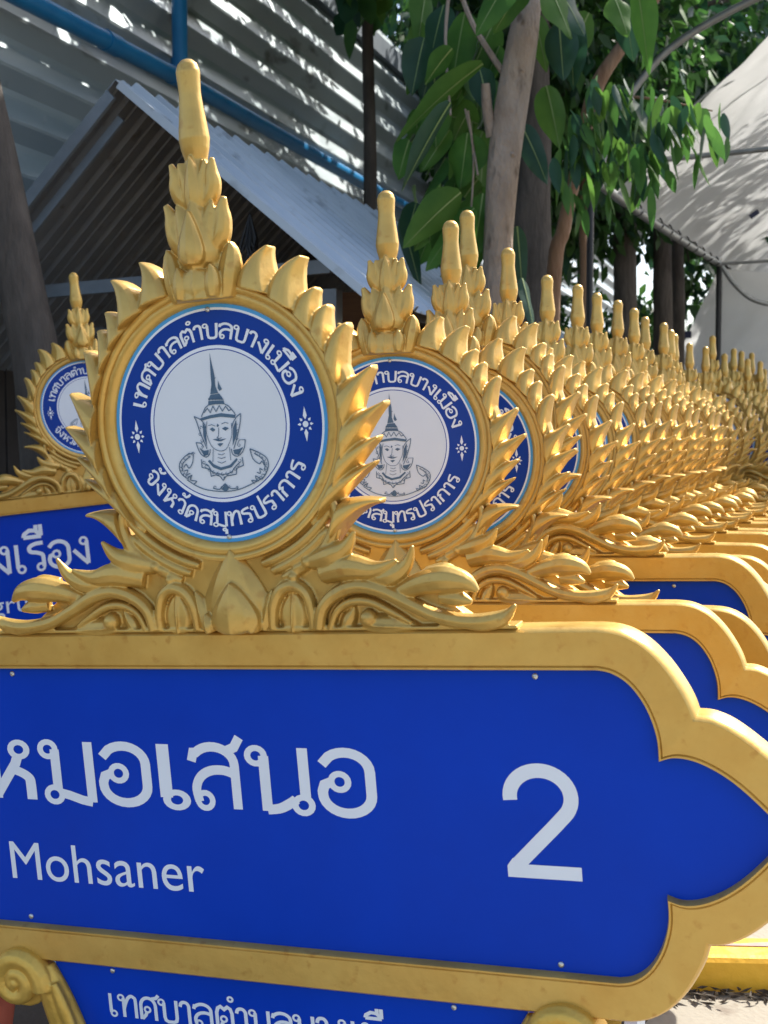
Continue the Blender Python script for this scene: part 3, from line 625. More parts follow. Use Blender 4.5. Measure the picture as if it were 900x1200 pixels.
# yellow kerb
a = at(800, 1163, 1); k0 = Vector((0, 0, CAM_H)) + (a - Vector((0, 0, CAM_H))) * (CAM_H / (CAM_H - a.z))
kd = Vector((1, -.06, 0)).normalized(); kn = Vector((-kd.y, kd.x, 0))
def kerb():
    mb = MB(); secs = []
    for i in range(15):
        p = k0 + kd * (-.9 + .2 * i)
        prof = [(0, 0), (0, .082), (.008, .092), (.025, .095), (.13, .097), (.145, .09), (.15, 0)]
        secs.append([p + kn * (q[0] + .002 * noise.noise(p * 9)) + Zu * q[1] for q in prof])
    mb.loft(secs)
    o = mb.build('kerb', M['yellow']); tag(o, 'yellow painted concrete kerb on the ground at lower right', 'kerb')
    mb = MB(); L = []
    for i in range(24):
        t = -.5 + 1.9 * i / 23; p = k0 + kd * t; wv = .012 + .008 * noise.noise(Vector((t * 5, 0, 0))) + (.02 if t > .22 else 0)
        L.append((p + kn * .075 + Zu * .0985, p + kn * (.075 + wv) + Zu * .0985))
    mb.add([q for a in L for q in a], [(2 * i, 2 * i + 1, 2 * i + 3, 2 * i + 2) for i in range(23)])
    mb.build('worn_strip', M['bare'], o)
kerb()
mb = MB(); r_ = random.Random(11)
for i in range(95):
    t = r_.gauss(.10, .17) - .02; p = k0 + kd * t - kn * abs(r_.gauss(.0, .030)) - kn * .012 + Zu * (.006 + r_.random() * .016)
    m = Matrix.Rotation(r_.random() * 6.3, 3, 'Z') @ Matrix.Rotation(r_.uniform(-.4, .4), 3, 'X') @ Matrix.Rotation(r_.uniform(-.3, .3), 3, 'Y')
    l = r_.uniform(.008, .024); w = l * r_.uniform(.2, .4)
    mb.add([p + m @ Vector(q) for q in ((-l, 0, 0), (0, -w, .003), (l, 0, .004), (0, w, .003), (0, 0, -.003))], [(0, 1, 4), (1, 2, 4), (2, 3, 4), (3, 0, 4)])
tag(mb.build('dry_leaves', M['dry_leaf'], fix=False), 'dry dark leaves gathered at the foot of the yellow kerb', 'litter', kind='stuff')
# white steel trestle foot
mb = MB(); p = at(752, 1186, 2.45); p.z = 0
mb.tube([p + Vector((-.03, 0, 0)), p + Vector((.0, 0, .50))], .021, 4); tr = mb.build('trestle', M['white_steel'])
mb = MB(); mb.box(p + Vector((-.03, 0, .006)), (.06, .06, .006)); mb.build('foot_plate', M['white_steel'], tr)
tag(tr, 'white painted steel trestle post just behind the lower right corner of the nearest sign', 'trestle')
# terracotta pot and pale crate lower left
p = at(-26, 1195, 2.75); p.z = .004
mb = MB(); mb.lathe([(0, .0005), (0, .062), (.03, .066), (.19, .088), (.205, .090), (.213, .108), (.222, .113), (.262, .116), (.270, .112), (.270, .100), (.20, .085), (.19, .0005)], 40, 1, (p.x, p.y, p.z))
pot = smooth_angle(mb.build('flower_pot', M['terracotta']), 40)
tag(pot, 'red terracotta pot with a thick rim, beneath the left scroll of the nearest sign', 'pot')
cq = at(75, 1180, 3.4)
mb = MB(); n_ = 9
for i in range(n_):
    z = cq.z * i / n_ + .02; mb.box((cq.x, cq.y - .16, z), (.3, .006, .013)); mb.box((cq.x - .296, cq.y, z), (.006, .155, .013)); mb.box((cq.x + .296, cq.y, z), (.006, .155, .013))
for dx in (-.29, .29):
    for dy in (-.15, .15): mb.box((cq.x + dx, cq.y + dy, cq.z / 2), (.012, .012, cq.z / 2))
mb.box((cq.x, cq.y, .012), (.28, .14, .006))
tag(mb.build('slatted_crate', M['pale_plastic']), 'pale blue slatted plastic crate behind the terracotta pot', 'crate')

# ------------------------------------------------------------------ steel sheet wall
W0 = Vector((-3.15, 6.5, 0))
def wallp(t, z, off=0): return W0 + D * t + N * off + Zu * z
WH = 6.25
mb = MB(); rows = []
pitch = .34; nz_ = int(WH / pitch) + 1
prof = []
for i in range(nz_):
    z = i * pitch
    prof += [(z + .0, 0), (z + .04, .0), (z + .145, .075), (z + .165, .08), (z + .315, .006), (z + .339, 0)]
ts = [-3, 0, 3, 6, 9, 12, 15, 18, 24, 30]
vs = []
for t in ts:
    for z, o in prof: vs.append(wallp(t, z, o))
k = len(prof); mb.add(vs, [(i * k + j, (i + 1) * k + j, (i + 1) * k + j + 1, i * k + j + 1) for i in range(len(ts) - 1) for j in range(k - 1)])
wall = mb.build('steel_sheet_wall', M['wall_sheet'], fix=False)
tag(wall, 'tall grey green wall of ribbed steel sheeting behind the shed', 'wall')
mb = MB(); mb.loft([[wallp(t, WH + z, o) for o, z in ((-.02, -.16), (.10, -.16), (.10, .06), (-.02, .06))] for t in (-3, 30)]); mb.build('top_flashing', M['beam'], wall)
mb = MB()
for t in (1.2, 4.2, 7.2, 10.2, 13.2):
    mb.loft([[wallp(t + a, z, -.06 + b) for a, b in ((-.03, -.05), (.03, -.05), (.03, .05), (-.03, .05))] for z in (0, WH)])
mb.build('frame_post', M['beam'], wall)
# blue drain pipe fixed along the wall
def on_wall(px, py, off):
    o = Vector((0, 0, CAM_H)); d = at(px, py, 1) - o; q = W0 + N * off; t = (q - o).dot(N) / d.dot(N); return o + d * t
pa, pj, pb = on_wall(20, -6, .22), on_wall(211, 92, .22), on_wall(445, 226, .22)
dr = (pb - pa).normalized()
mb = MB(); mb.tube([pa - dr * 1.5, pa, pj, pb, pb + dr * 6], .068, 16); pipe = smooth_angle(mb.build('drain_pipe', M['pipe']), 50)
tag(pipe, 'blue plastic drain pipe running along the steel sheet wall', 'pipe')
mb = MB(); pt = on_wall(207, -40, .22); mb.tube([pj, Vector((pj.x, pj.y, WH + .3))], .064, 16); smooth_angle(mb.build('riser', M['pipe'], pipe), 50)
e = pa + (pj - pa) * .52
for q0_, q1_, r_ in ((pj - dr * .14, pj + dr * .14, .078), (pj, pj + Zu * .15, .075), (e - dr * .09, e + dr * .09, .077)):
    mb = MB(); mb.tube([q0_, q1_], r_, 16); smooth_angle(mb.build('coupling', M['pipe'], pipe), 50)

# ------------------------------------------------------------------ shed with the zinc gable roof
def on_gable(px, py, off=0):
    o = Vector((0, 0, CAM_H)); d = at(px, py, 1) - o; t = (G0 - D * off - o).dot(D) / d.dot(D); return o + d * t
G0 = at(150, 100, 6.4)
apex = G0; eR = on_gable(447, 352); eL = on_gable(-130, 455)
RL_ = 7.0
shed = empty('shed', (apex.x, apex.y, 0)); bpy.context.view_layer.update()
def sh(mb, name, m): 
    mb.v = [Vector(v) - Vector((apex.x, apex.y, 0)) for v in mb.v]; return mb.build(name, m, shed)
def roof(a, b, name, m, up_):
    n = (b - a).cross(D).normalized(); n = n if n.z > 0 else -n
    mb = MB(); prof = []; t = 0
    while t < RL_:
        prof += [(t, 0), (t + .17, 0), (t + .185, .024), (t + .205, .024), (t + .22, 0)] if False else [(t, 0), (t + .05, 0), (t + .056, .012), (t + .064, .012), (t + .07, 0), (t + .15, 0), (t + .165, .032), (t + .19, .032), (t + .205, 0)]
        t += .23
    P = [a + D * (t_ - .12) + n * h for t_, h in prof]; Q = [b + D * (t_ - .12) + n * h for t_, h in prof]
    k = len(P); vs = P + Q + [p - n * .004 for p in P] + [q - n * .004 for q in Q]
    fs = [(i, i + 1, k + i + 1, k + i) for i in range(k - 1)] + [(2 * k + i, 3 * k + i, 3 * k + i + 1, 2 * k + i + 1) for i in range(k - 1)]
    fs += [(0, k, 3 * k, 2 * k), (k - 1, 3 * k - 1, 4 * k - 1, 2 * k - 1)] + [(i, 2 * k + i, 2 * k + i + 1, i + 1) for i in range(k - 1)] + [(k + i, k + i + 1, 3 * k + i + 1, 3 * k + i) for i in range(k - 1)]
    mb.add(vs, fs); return sh(mb, name, m)
roof(apex, eR, 'roof_slope', M['roof_sheet'], 1); roof(apex, eL, 'roof_slope', M['shaded_sheet'], 1)
def bar(mb, a, b, w, h, upv=Zu):
    d = (b - a).normalized(); s = d.cross(upv).normalized(); u2 = s.cross(d)
    mb.loft([[p + s * x * w + u2 * y * h for x, y in ((-1, -1), (1, -1), (1, 1), (-1, 1))] for p in (a, b)])
for e_, ins in ((eR, 1), (eL, -1)):
    dn = (e_ - apex).normalized()
    if ins < 0:
        for o_, w_ in ((.055, .03), (.15, .022)):
            mb = MB(); bar(mb, apex - D * (.125 - (o_ - .055)) + Zu * -o_ + dn * .03, e_ - D * (.125 - (o_ - .055)) - Zu * o_, .012, w_); sh(mb, 'rake_flashing', M['beam'])
    else:
        mb = MB(); bar(mb, apex - D * .128 + Zu * -.012 + dn * .03, e_ - D * .128 - Zu * .012, .006, .02); sh(mb, 'rake_flashing', M['roof_sheet'])
    for k_ in (3.2, 5.8):
        mb = MB(); bar(mb, apex + D * k_ - Zu * .12, e_ + D * k_ - Zu * .12, .03, .05); sh(mb, 'rafter', M['roof_dark'])
    for f in (.93,):
        mb = MB(); p0 = apex + (e_ - apex) * f - Zu * .075; bar(mb, p0 + D * .25, p0 + D * (RL_ - .3), .025, .03); sh(mb, 'purlin', M['roof_dark'])
pR = on_gable(388, 335, -.35); pL = on_gable(-60, 340, -.35)
for p in (pR, pL):
    for dpt in (0, 3.0, 6.2):
        q = p + D * dpt; mb = MB(); bar(mb, Vector((q.x, q.y, 0)), Vector((q.x, q.y, q.z - .02)), .045, .045, D); sh(mb, 'post', M['beam'])
tb = on_gable(388, 312, -.30); tl = on_gable(-60, 352, -.30); mb = MB(); bar(mb, tl, tb, .02, .035); sh(mb, 'tie_beam', M['beam'])
tb2 = on_gable(388, 405, -.9); mb = MB(); bar(mb, on_gable(100, 388, -.9), on_gable(388, 392, -.9), .02, .02); sh(mb, 'tie_beam', M['beam'])
# dark boarded back and left side of the shed, and a brown board low on the right
mb = MB(); q0, q1 = pL + D * 4.6, pR + D * 4.6
for i in range(14):
    a = q0 + (q1 - q0) * (i / 14); b = q0 + (q1 - q0) * ((i + .96) / 14)
    top = min(apex.z - .2, a.z + 1.2); mb.box(((a.x + b.x) / 2, (a.y + b.y) / 2, 1.25), ((b - a).length / 2, .012, 1.25), Matrix.Rotation(-AZ, 3, 'Z'))
sh(mb, 'back_boarding', M['roof_dark'])
mb = MB(); q = Vector((pL.x, pL.y, 0))
for i in range(12): c_ = q + D * (.25 + i * .5); mb.box((c_.x, c_.y, 1.0), (.012, .24, 1.0), Matrix.Rotation(-AZ, 3, 'Z'))
sh(mb, 'side_boarding', M['roof_dark'])
mb = MB(); bq = at(405, 372, 8.1); mb.box((bq.x, bq.y, bq.z), (.42, .02, .16), Matrix.Rotation(-AZ, 3, 'Z')); sh(mb, 'wall_board', M['brown_board'])
tag(shed, 'open sided shed with a zinc sheet gable roof in front of the steel wall', 'shed')
# bunch of dry stems hanging from the right rafter
hq = on_gable(293, 262, -.30); mb = MB(); r_ = random.Random(5)
for i in range(16):
    e_ = hq + Vector((r_.uniform(-.07, .07), r_.uniform(-.05, .05), -r_.uniform(.16, .26)))
    mb.tube([hq + Zu * .05, hq + (e_ - hq) * .5 + Vector((r_.uniform(-.03, .03), 0, 0)), e_], [.005, .007, .002], 5)
tag(mb.build('hanging_bunch', M['black']), 'dark dried bunch hanging under the right roof slope of the shed', 'bunch')
# ------------------------------------------------------------------ trees
def trunk_mesh(pts, rad, n=14, seed=0, knots=()):
    P = spline([tuple(p) for p in pts], 6); rr_ = [q[0] for q in spline([(q,) for q in rad], 6)]
    mb = MB(); secs = []
    for i, p in enumerate(P):
        p = Vector(p); d = (Vector(P[min(i + 1, len(P) - 1)]) - Vector(P[max(i - 1, 0)])).normalized()
        a = Vector((1, 0, 0)); a = (a - d * a.dot(d)).normalized(); b = d.cross(a)
        secs.append([p + (a * math.cos(2 * math.pi * k / n) + b * math.sin(2 * math.pi * k / n)) * rr_[i] * (1 + .09 * noise.noise(Vector((math.cos(2 * math.pi * k / n) * 1.3, math.sin(2 * math.pi * k / n) * 1.3 + seed, p.z * 2.2)))) for k in range(n)])
    mb.loft(secs); return mb
MIX = random.Random(77); PICK = (0, 0, 0, 1, 1, 2, 2)
def leaf(mb, p, d, side, L, W, droop=.25, fold=.25, nseg=5, tipw=.85, wav=0, rib=None):
    """one leaf blade: stalk end p, pointing along d, width axis side"""
    d = d.normalized(); side = (side - d * side.dot(d)).normalized(); nn = side.cross(d)
    vs = []
    for i in range(nseg + 1):
        t = i / nseg; w = W * (math.sin(math.pi * (.06 + .94 * t ** tipw)) ** .8) if i < nseg else .0
        c = p + d * (L * t) - Vector((0, 0, 1)) * (droop * L * t * t)
        wv = wav * W * (math.sin(t * 11 + p.x * 40)) if wav else 0
        vs += [c - side * w + nn * (fold * w + wv), c, c + side * w + nn * (fold * w - wv)]
    mb.k = MIX.choice(PICK)
    fs = []
    for i in range(nseg):
        a = 3 * i; fs += [(a, a + 1, a + 4, a + 3), (a + 1, a + 2, a + 5, a + 4)]
    mb.add(vs, fs)
    if rib is not None:
        k0 = mb.k; mb.k = rib; q = []
        for i in range(nseg + 1):
            c = vs[3 * i + 1]; ww = side * (.0045 * (1 - .8 * i / nseg)); q += [c - ww - nn * .0012, c + ww - nn * .0012, c - ww + nn * .0012, c + ww + nn * .0012]
        mb.add(q, [(4 * i + a, 4 * i + a + 1, 4 * i + a + 5, 4 * i + a + 4) for i in range(nseg) for a in (0, 2)]); mb.k = k0
def rdir(r):
    while 1:
        v = Vector((r.uniform(-1, 1), r.uniform(-1, 1), r.uniform(-1, 1)))
        if .05 < v.length < 1: return v.normalized()
def crown(mb, blobs, n, L, W, r, nseg=2, droop=.3, hang=.5):
    tot = sum(b[1] ** 2 for b in blobs)
    for c, rad, sq in blobs:
        k = int(n * rad ** 2 / tot); c = Vector(c)
        nc = max(4, k // 14)
        for q in range(nc):
            v = rdir(r) * (rad * r.uniform(.25, 1.0) ** .6); v.z *= sq; cc = c + v
            out = v.normalized()
            for j in range(14):
                p = cc + rdir(r) * r.uniform(.02, L * 2.2)
                d = (out * .6 + rdir(r) * .9 + Vector((0, 0, -hang))).normalized()
                l = L * r.uniform(.6, 1.15)
                leaf(mb, p, d, rdir(r), l, W * l / L, droop, .2, nseg)
def limb(mb, a, b, r0, r1, r, n=6):
    a, b = Vector(a), Vector(b); m = (a + b) / 2 + Vector((r.uniform(-.2, .2), r.uniform(-.2, .2), r.uniform(0, .2))) * (b - a).length * .3
    mb.tube(spline([a, m, b], 5), [r0 + (r1 - r0) * i / 10 for i in range(11)], n)
def make_tree(name, label, tp, tr, bark, blobs, nleaf, L, W, leafm, seed, limbs=(), nseg=2, hang=.5, group=None, extra=None, knots=()):
    r = random.Random(seed)
    t = empty(name, (tp[0].x, tp[0].y, 0)); off = Vector((tp[0].x, tp[0].y, 0))
    mb = trunk_mesh([p - off for p in tp], tr, 14, seed)
    for c, q in knots:
        c = Vector(c) - off
        for rr_, ph in ((q, 0), (q * .45, 1)): mb.lathe([(-rr_, .0008), (-rr_ * .7, rr_ * .8), (0, rr_ * 1.25), (rr_ * .7, rr_ * .8), (rr_, .0008)], 12, .5 if not ph else .9, (c.x, c.y - ph * q * .35, c.z))
    for a, b, r0, r1 in limbs: limb(mb, Vector(a) - off, Vector(b) - off, r0, r1, r)
    for c, rad, sq in blobs: limb(mb, tp[-1] - off, Vector(c) - off, tr[-1] * .7, .01, r)
    smooth_angle(mb.build('trunk', bark, t, True), 60)
    mb = MB()
    if blobs: crown(mb, [(Vector(c) - off, rad, sq) for c, rad, sq in blobs], nleaf, L, W, r, nseg, .3, hang)
    if extra: extra(mb, off, r)
    if mb.v: mb.build('crown', [leafm, M['leaf_young'] if leafm != M['leaf_dark'] else M['leaf_mid'], M['leaf_old'], M['leaf_rib']], t, True, False)
    tag(t, label, 'tree', group); return t
def G(px, py, Y):
    p = at(px, py, Y); return Vector((p.x, p.y, 0))
TG = 'trees behind the row of signs'
# the pale trunk with very large leaves
Y = 7.0
def big_leaves(mb, off, r):
    # (px, py) of stalk end -> tip, depth, half width
    LV = [(528, 128, 474, 212, 6.7, .075), (566, 84, 470, 150, 6.9, .09), (530, 60, 500, 92, 6.8, .08), (604, -30, 560, 36, 6.6, .10), (620, -20, 580, 34, 6.7, .12), (640, -20, 668, 40, 6.6, .13), (652, -14, 684, 40, 6.7, .12),
          (560, 150, 506, 128, 7.4, .13), (550, 130, 512, 205, 7.5, .15), (566, 160, 534, 230, 7.4, .16), (548, 160, 540, 215, 7.1, .15), (560, 215, 520, 262, 7.2, .14), (566, 232, 556, 300, 7.0, .13), (545, 240, 480, 262, 7.1, .10), (540, 232, 476, 285, 6.9, .12), (556, 250, 502, 302, 6.9, .12), (530, 250, 512, 300, 7.2, .11),
          (610, 150, 640, 205, 7.2, .09), (625, 20, 640, 72, 7.2, .08), (655, 30, 660, 92, 7.0, .11), (668, 28, 672, 92, 7.1, .10), (690, 20, 662, 80, 7.3, .12), (720, 0, 735, 34, 6.6, .10), (745, -20, 760, 64, 7.0, .10), (730, 10, 742, 60, 7.2, .11),
          (606, 270, 612, 330, 7.2, .06), (612, 330, 625, 376, 7.0, .06), (545, 20, 530, 90, 7.2, .13), (580, 30, 545, 95, 7.3, .14), (520, 10, 505, 60, 7.4, .11), (500, 70, 478, 102, 7.3, .08), (520, 285, 535, 320, 7.4, .10), (556, 60, 560, 130, 7.5, .15), (470, 262, 492, 330, 7.6, .06), (500, -10, 490, 50, 7.5, .1), (640, 105, 655, 160, 7.6, .11)]
    for i, (x0, y0, x1, y1, Yd, w) in enumerate(LV):
        a = at(x0, y0, Yd) - off; b = at(x1, y1, Yd - .06 + .12 * r.random()) - off; d = b - a
        sd = Vector((1, r.uniform(-.9, .9), r.uniform(-.4, .4)))
        leaf(mb, a - Vector((0, 0, -.08 * d.length)), d, sd, d.length * 1.06, w * .86, r.uniform(.05, .3), r.uniform(.15, .6), 11, .75, .10, 3)
    for i in range(75):       # smaller leaves filling the cluster beside the trunk
        px, py = r.gauss(535, 26), r.uniform(40, 300); a = at(px, py - 20, r.uniform(7.1, 7.9)) - off
        l = r.uniform(.14, .28); leaf(mb, a, Vector((r.uniform(-.9, .5), r.uniform(-.5, .5), -1)), rdir(r), l, l * r.uniform(.26, .36), r.uniform(.05, .3), r.uniform(.1, .5), 8, .8, .10, 3)
    for i in range(420):      # higher in the crown, above the picture
        c = rdir(r) * (1.9 * r.random() ** .5); c.z *= .6; p = Vector((.9, 8.2, 6.2)) + c - off
        leaf(mb, p, rdir(r) + Vector((0, 0, -.6)), rdir(r), r.uniform(.25, .45), r.uniform(.08, .14), .2, .2, 5)
tp = [G(581, 372, Y) , at(582, 372, Y), at(587, 230, Y), at(598, 130, Y), at(611, 55, Y), at(622, -10, Y), at(640, -140, Y), at(680, -330, Y), Vector((1.5, 7, 5.8))]
stub = (at(577, 160, Y), at(569, 98, Y - .05), .035, .024)
make_tree('broadleaf_tree', 'tree with a pale straight trunk and very large hanging leaves behind the fifth sign', tp, [.090, .085, .086, .094, .084, .068, .062, .06, .05], M['bark_pale'], [((2.2, 9.3, 6.5), 1.1, .6), ((2.2, 10.6, 6.8), 1.2, .6), ((1.4, 10.3, 6.8), 1.1, .7), ((1.5, 12.2, 7.2), 1.3, .7), ((.6, 9.7, 6.7), 1.0, .6), ((-.2, 9.2, 6.8), 1.0, .6)], 6400, .36, .12, M['leaf_big'], 3, [stub, (at(560, 205, 7.0), at(545, 128, 7.2), .006, .006), (at(600, 100, 7), at(530, -40, 7.2), .02, .012), (at(530, -40, 7.2), at(528, 135, 6.9), .012, .006), (at(548, 130, 7.1), at(552, 250, 7.05), .008, .005), (at(612, 40, 7), at(690, -60, 7.0), .025, .012)], extra=big_leaves, knots=[(at(611, 83, 6.925), .017), (at(600, 181, 6.92), .016), (at(588, 262, 6.925), .010), (at(580, 318, 6.925), .008)])  # unseen crown masses overhead, added to shade the shed roof and wall
# slim dark stem in front of the steel wall
Y = 10.6
def few(mb, off, r):
    for i in range(26):
        p = at(r.uniform(395, 452), r.uniform(-50, 22), Y + r.uniform(-.6, .6)) - off
        leaf(mb, p, Vector((r.uniform(-.6, .6), r.uniform(-.5, .5), -1)), rdir(r), r.uniform(.2, .36), r.uniform(.06, .11), .1, .2, 5, .8)
make_tree('sapling', 'slim dark stemmed tree rising behind the zinc roof before the steel wall', [G(434, 235, Y), at(434, 235, Y), at(432, 100, Y), at(430, 0, Y), at(428, -120, Y)], [.06, .055, .05, .045, .03], M['bark_dark'], [(at(420, -230, Y), .9, .6)], 400, .28, .09, M['leaf_mid'], 5, (), 4, extra=few)
# dark trunk at the left edge
Y = 5.9
make_tree('leaning_tree', 'dark thick trunk leaning at the left edge beside the lettered left sign', [G(62, 560, Y), at(48, 480, Y), at(26, 340, Y), at(6, 220, Y), at(-22, 80, Y), at(-70, -160, Y), at(-90, -420, Y)], [.13, .112, .105, .085, .075, .07, .05], M['bark_dark'], [(at(-60, -560, Y), 1.6, .6)], 2600, .22, .06, M['leaf_dark'], 8)
# slender tree with the hanging spray of pointed leaves
Y = 7.6
def spray(mb, off, r):
    br = [(690, 110, 838, 128), (700, 120, 800, 170), (690, 130, 760, 200), (680, 140, 720, 235), (690, 120, 650, 200), (700, 115, 790, 150), (684, 150, 690, 240), (720, 150, 760, 225), (700, 100, 745, 130), (690, 150, 664, 220), (760, 140, 815, 175), (780, 135, 838, 160), (740, 170, 770, 215)]
    for x0, y0, x1, y1 in br:
        Y0 = 6.6 + r.uniform(-.35, .35)
        for k in range(17):
            t = k / 16; px = x0 + (x1 - x0) * t + r.gauss(0, 7); py = y0 + (y1 - y0) * t - 16 * math.sin(math.pi * t) + r.gauss(0, 6)
            a = at(px, py, Y0 + r.gauss(0, .1)) - off
            d = Vector((r.uniform(-.35, .6), r.uniform(-.35, .35), -1))
            leaf(mb, a, d, Vector((r.uniform(-1, 1), r.uniform(-1, 1), .1)), r.uniform(.12, .21), r.uniform(.022, .036), .05, .25, 6, .85)
    for k in range(240):
        c = rdir(r); p = at(700, -170, 8.4) + Vector((c.x * 1.6, c.y * 1.2, c.z * .6)) - off
        leaf(mb, p, rdir(r) + Vector((0, 0, -.8)), rdir(r), r.uniform(.14, .24), r.uniform(.03, .05), .1, .2, 4)
tp = [G(640, 420, Y), at(648, 350, Y), at(660, 270, Y), at(672, 215, Y), at(688, 140, Y), at(702, 95, Y), at(735, 45, Y), at(790, -40, Y), at(840, -160, Y)]
make_tree('slender_tree', 'slender brown trunk bending right, with a hanging spray of pointed leaves', tp, [.05, .045, .042, .038, .046, .045, .035, .03, .02], M['bark_brown'], [((2.2, 12.8, 7.2), 1.3, .7), ((1.4, 13.8, 7.4), 1.4, .7)], 2200, .26, .07, M['leaf_mid'], 12, [(at(690, 130, 7.6), at(700, 112, 6.8), .02, .012), (at(700, 112, 6.8), at(835, 130, 6.6), .010, .004), (at(700, 115, 6.7), at(690, 200, 6.6), .006, .003)], extra=spray)
# darker trees further back
BK = [
 ('mature_tree', 'broad dark trunk just right of the pale trunk, leaves close above', 624, 330, 9.6, .16, .12, [(625, 70, 10.5, .8), (660, 120, 10.6, .9), (640, 20, 10.2, 1.1), (700, 60, 11, 1.0), (620, 180, 11.2, .6)], 3200),
 ('mature_tree', 'grey trunk standing behind the ninth sign, with light showing on both its sides', 733, 380, 12.5, .12, .10, [(720, 170, 13, .9), (760, 90, 13, 1.2), (700, 250, 13.5, .6), (735, 240, 12.2, .35)], 2600),
 ('mature_tree', 'tall grey trunk just left of the tent pole, the thicker of a close pair', 777, 400, 13.5, .105, .09, [(800, 40, 14, 1.4), (840, 120, 14.5, 1.1), (870, 0, 13.5, 1.4)], 3000),
 ('mature_tree', 'thinner dark trunk of the close pair just left of the tent pole', 795, 380, 14.2, .075, .065, [(805, 245, 15, .7), (812, 335, 15.5, .35), (812, 180, 14.8, .8)], 1800),
 ('mature_tree', 'thin reddish trunk beside the black pole, between the slender tree and the grey trunk', 684, 340, 11.0, .035, .03, [(660, 215, 11.8, .6), (690, 250, 12.6, .4), (640, 260, 12.2, .45)], 1200),
]
for i, (nm, lab, px, py, Y, r0, r1, bl, nl) in enumerate(BK):
    tp = [G(px, py, Y), at(px, py, Y), at(px - 1, (py + 200) / 2, Y), at(px + 2, 120, Y), at(px + 4, 20, Y)]
    make_tree(nm, lab, tp, [r0 * 1.15, r0, r0 * .95, r1, r1 * .8], M['bark_dark'] if i != 4 else M['bark_brown'], [(at(a, b, c), d, .8) for a, b, c, d in bl] + ([(Vector((6.3, 15.0, 8.2)), 1.6, .7), (Vector((4.9, 15.4, 7.8)), 1.4, .7)] if i == 2 else []), nl + (1800 if i == 2 else 0), .16, .05, M['leaf_dark'], 20 + i, (), 2, group=TG)  # third tree gets extra unseen crown masses, added to shade the tent
# trees along the far side of the yard: the dark green backdrop
FB = [(600, 10, 19, 1.4), (590, 150, 18, 2.0), (680, 60, 18, 2.6), (770, 170, 19, 1.6), (850, 40, 18, 2.8), (940, 150, 19, 2.5), (1010, 20, 19, 2.6)]
FL = ['above the end of the steel wall', 'behind the pale trunk', 'above the slender bending tree', 'behind the spray of pointed leaves', 'above the tent roof', 'behind the white tent', 'at the far right beyond the tent']
for i, (px, py, Y, rad) in enumerate(FB):
    c = at(px, py, Y); r = random.Random(40 + i)
    bl = [(c + Vector((r.uniform(-.8, .8) * rad, r.uniform(-.4, .4) * rad, r.uniform(-.5, .5) * rad)), rad * r.uniform(.4, .62), .85) for _ in range(5)]
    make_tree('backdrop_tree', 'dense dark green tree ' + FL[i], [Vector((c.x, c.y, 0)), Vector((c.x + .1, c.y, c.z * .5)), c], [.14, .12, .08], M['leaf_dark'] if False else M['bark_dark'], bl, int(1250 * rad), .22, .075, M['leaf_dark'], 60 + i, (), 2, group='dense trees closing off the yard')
# low shrubs catching light behind the trunks
for i, (px, py, Y, rad, lab) in enumerate([(712, 385, 17, .8, 'sunlit low shrub behind the seventh and eighth spires'), (610, 385, 16, .8, 'low shrub at the foot of the broad dark trunk'), (800, 372, 20, .8, 'low shrub left of the white tent wall')]):
    c = at(px, py, Y); r = random.Random(90 + i); t = empty('shrub', (c.x, c.y, 0)); off = Vector((c.x, c.y, 0))
    mb = MB()
    for k in range(7): limb(mb, (r.uniform(-.1, .1), r.uniform(-.1, .1), 0), (r.uniform(-.5, .5), r.uniform(-.4, .4), c.z + r.uniform(-.4, .2)), .015, .005, r, 5)
    mb.build('stems', M['bark_dark'], t)
    mb = MB(); crown(mb, [(c - off, rad, .9), (c - off - Vector((0, 0, .7)), rad, .9)], 800, .17, .055, r); mb.build('foliage', [M['leaf_mid'], M['leaf_young'], M['leaf_old']], t, True, False)
    tag(t, lab, 'shrub')

# ------------------------------------------------------------------ tent
E0 = at(702, 216, 9.66); E1 = at(843, 309, 14.0); E1.z = E0.z = (E0.z + E1.z) / 2
ED = (E1 - E0).normalized(); EL = (E1 - E0).length; EN = Vector((ED.y, -ED.x, 0))
tent = empty('canopy_tent', (E1.x, E1.y, 0)); TO = Vector((E1.x, E1.y, 0))
def tb_(mb, name, m, sm=True):
    mb.v = [Vector(v) - TO for v in mb.v]; o = mb.build(name, m, tent)
    if sm: smooth_angle(o, 50)
    return o
AP = [(0, 0), (.04, .24), (.14, .50), (.31, .74), (.53, .95), (.87, 1.12), (1.26, 1.253), (1.82, 1.36), (2.52, 1.40), (3.22, 1.36), (3.92, 1.19), (4.48, .84), (4.9, .42), (5.04, 0)]
def ap(e, k, drop=0): a, h = AP[k]; return E0 + ED * e + EN * a + Zu * (h - drop)
def arch(e, rad, name='arch_tube', m=None):
    P = [tuple(E0 + ED * e + EN * a + Zu * h) for a, h in spline(AP, 3)]
    mb = MB(); mb.tube(P, rad, 10); tb_(mb, name, m or M['tube'])
mb = MB(); P = spline([E0 - ED * .0, E0 + ED * EL * .35 - Zu * .02, E0 + ED * EL * .7 - Zu * .015, E1], 6); mb.tube(P, .036, 10); tb_(mb, 'eave_tube', M['tube'])
mb = MB(); mb.tube([E0 + EN * 5.04, E1 + EN * 5.04], .026, 10); tb_(mb, 'eave_tube', M['tube'])
for e in (0, EL * 2): arch(e, .028)
arch(EL, .020)
arch(EL * .28, .013, 'rib'); arch(EL * .62, .016, 'rib')
for e, s in ((0, 0), (EL, 0), (0, 5.04), (EL, 5.04)):
    q = E0 + ED * e + EN * s
    if e == 0 and s == 0: continue
    mb = MB(); mb.tube([Vector((q.x, q.y, 0)), q], .034, 10); tb_(mb, 'pole', M['black'])
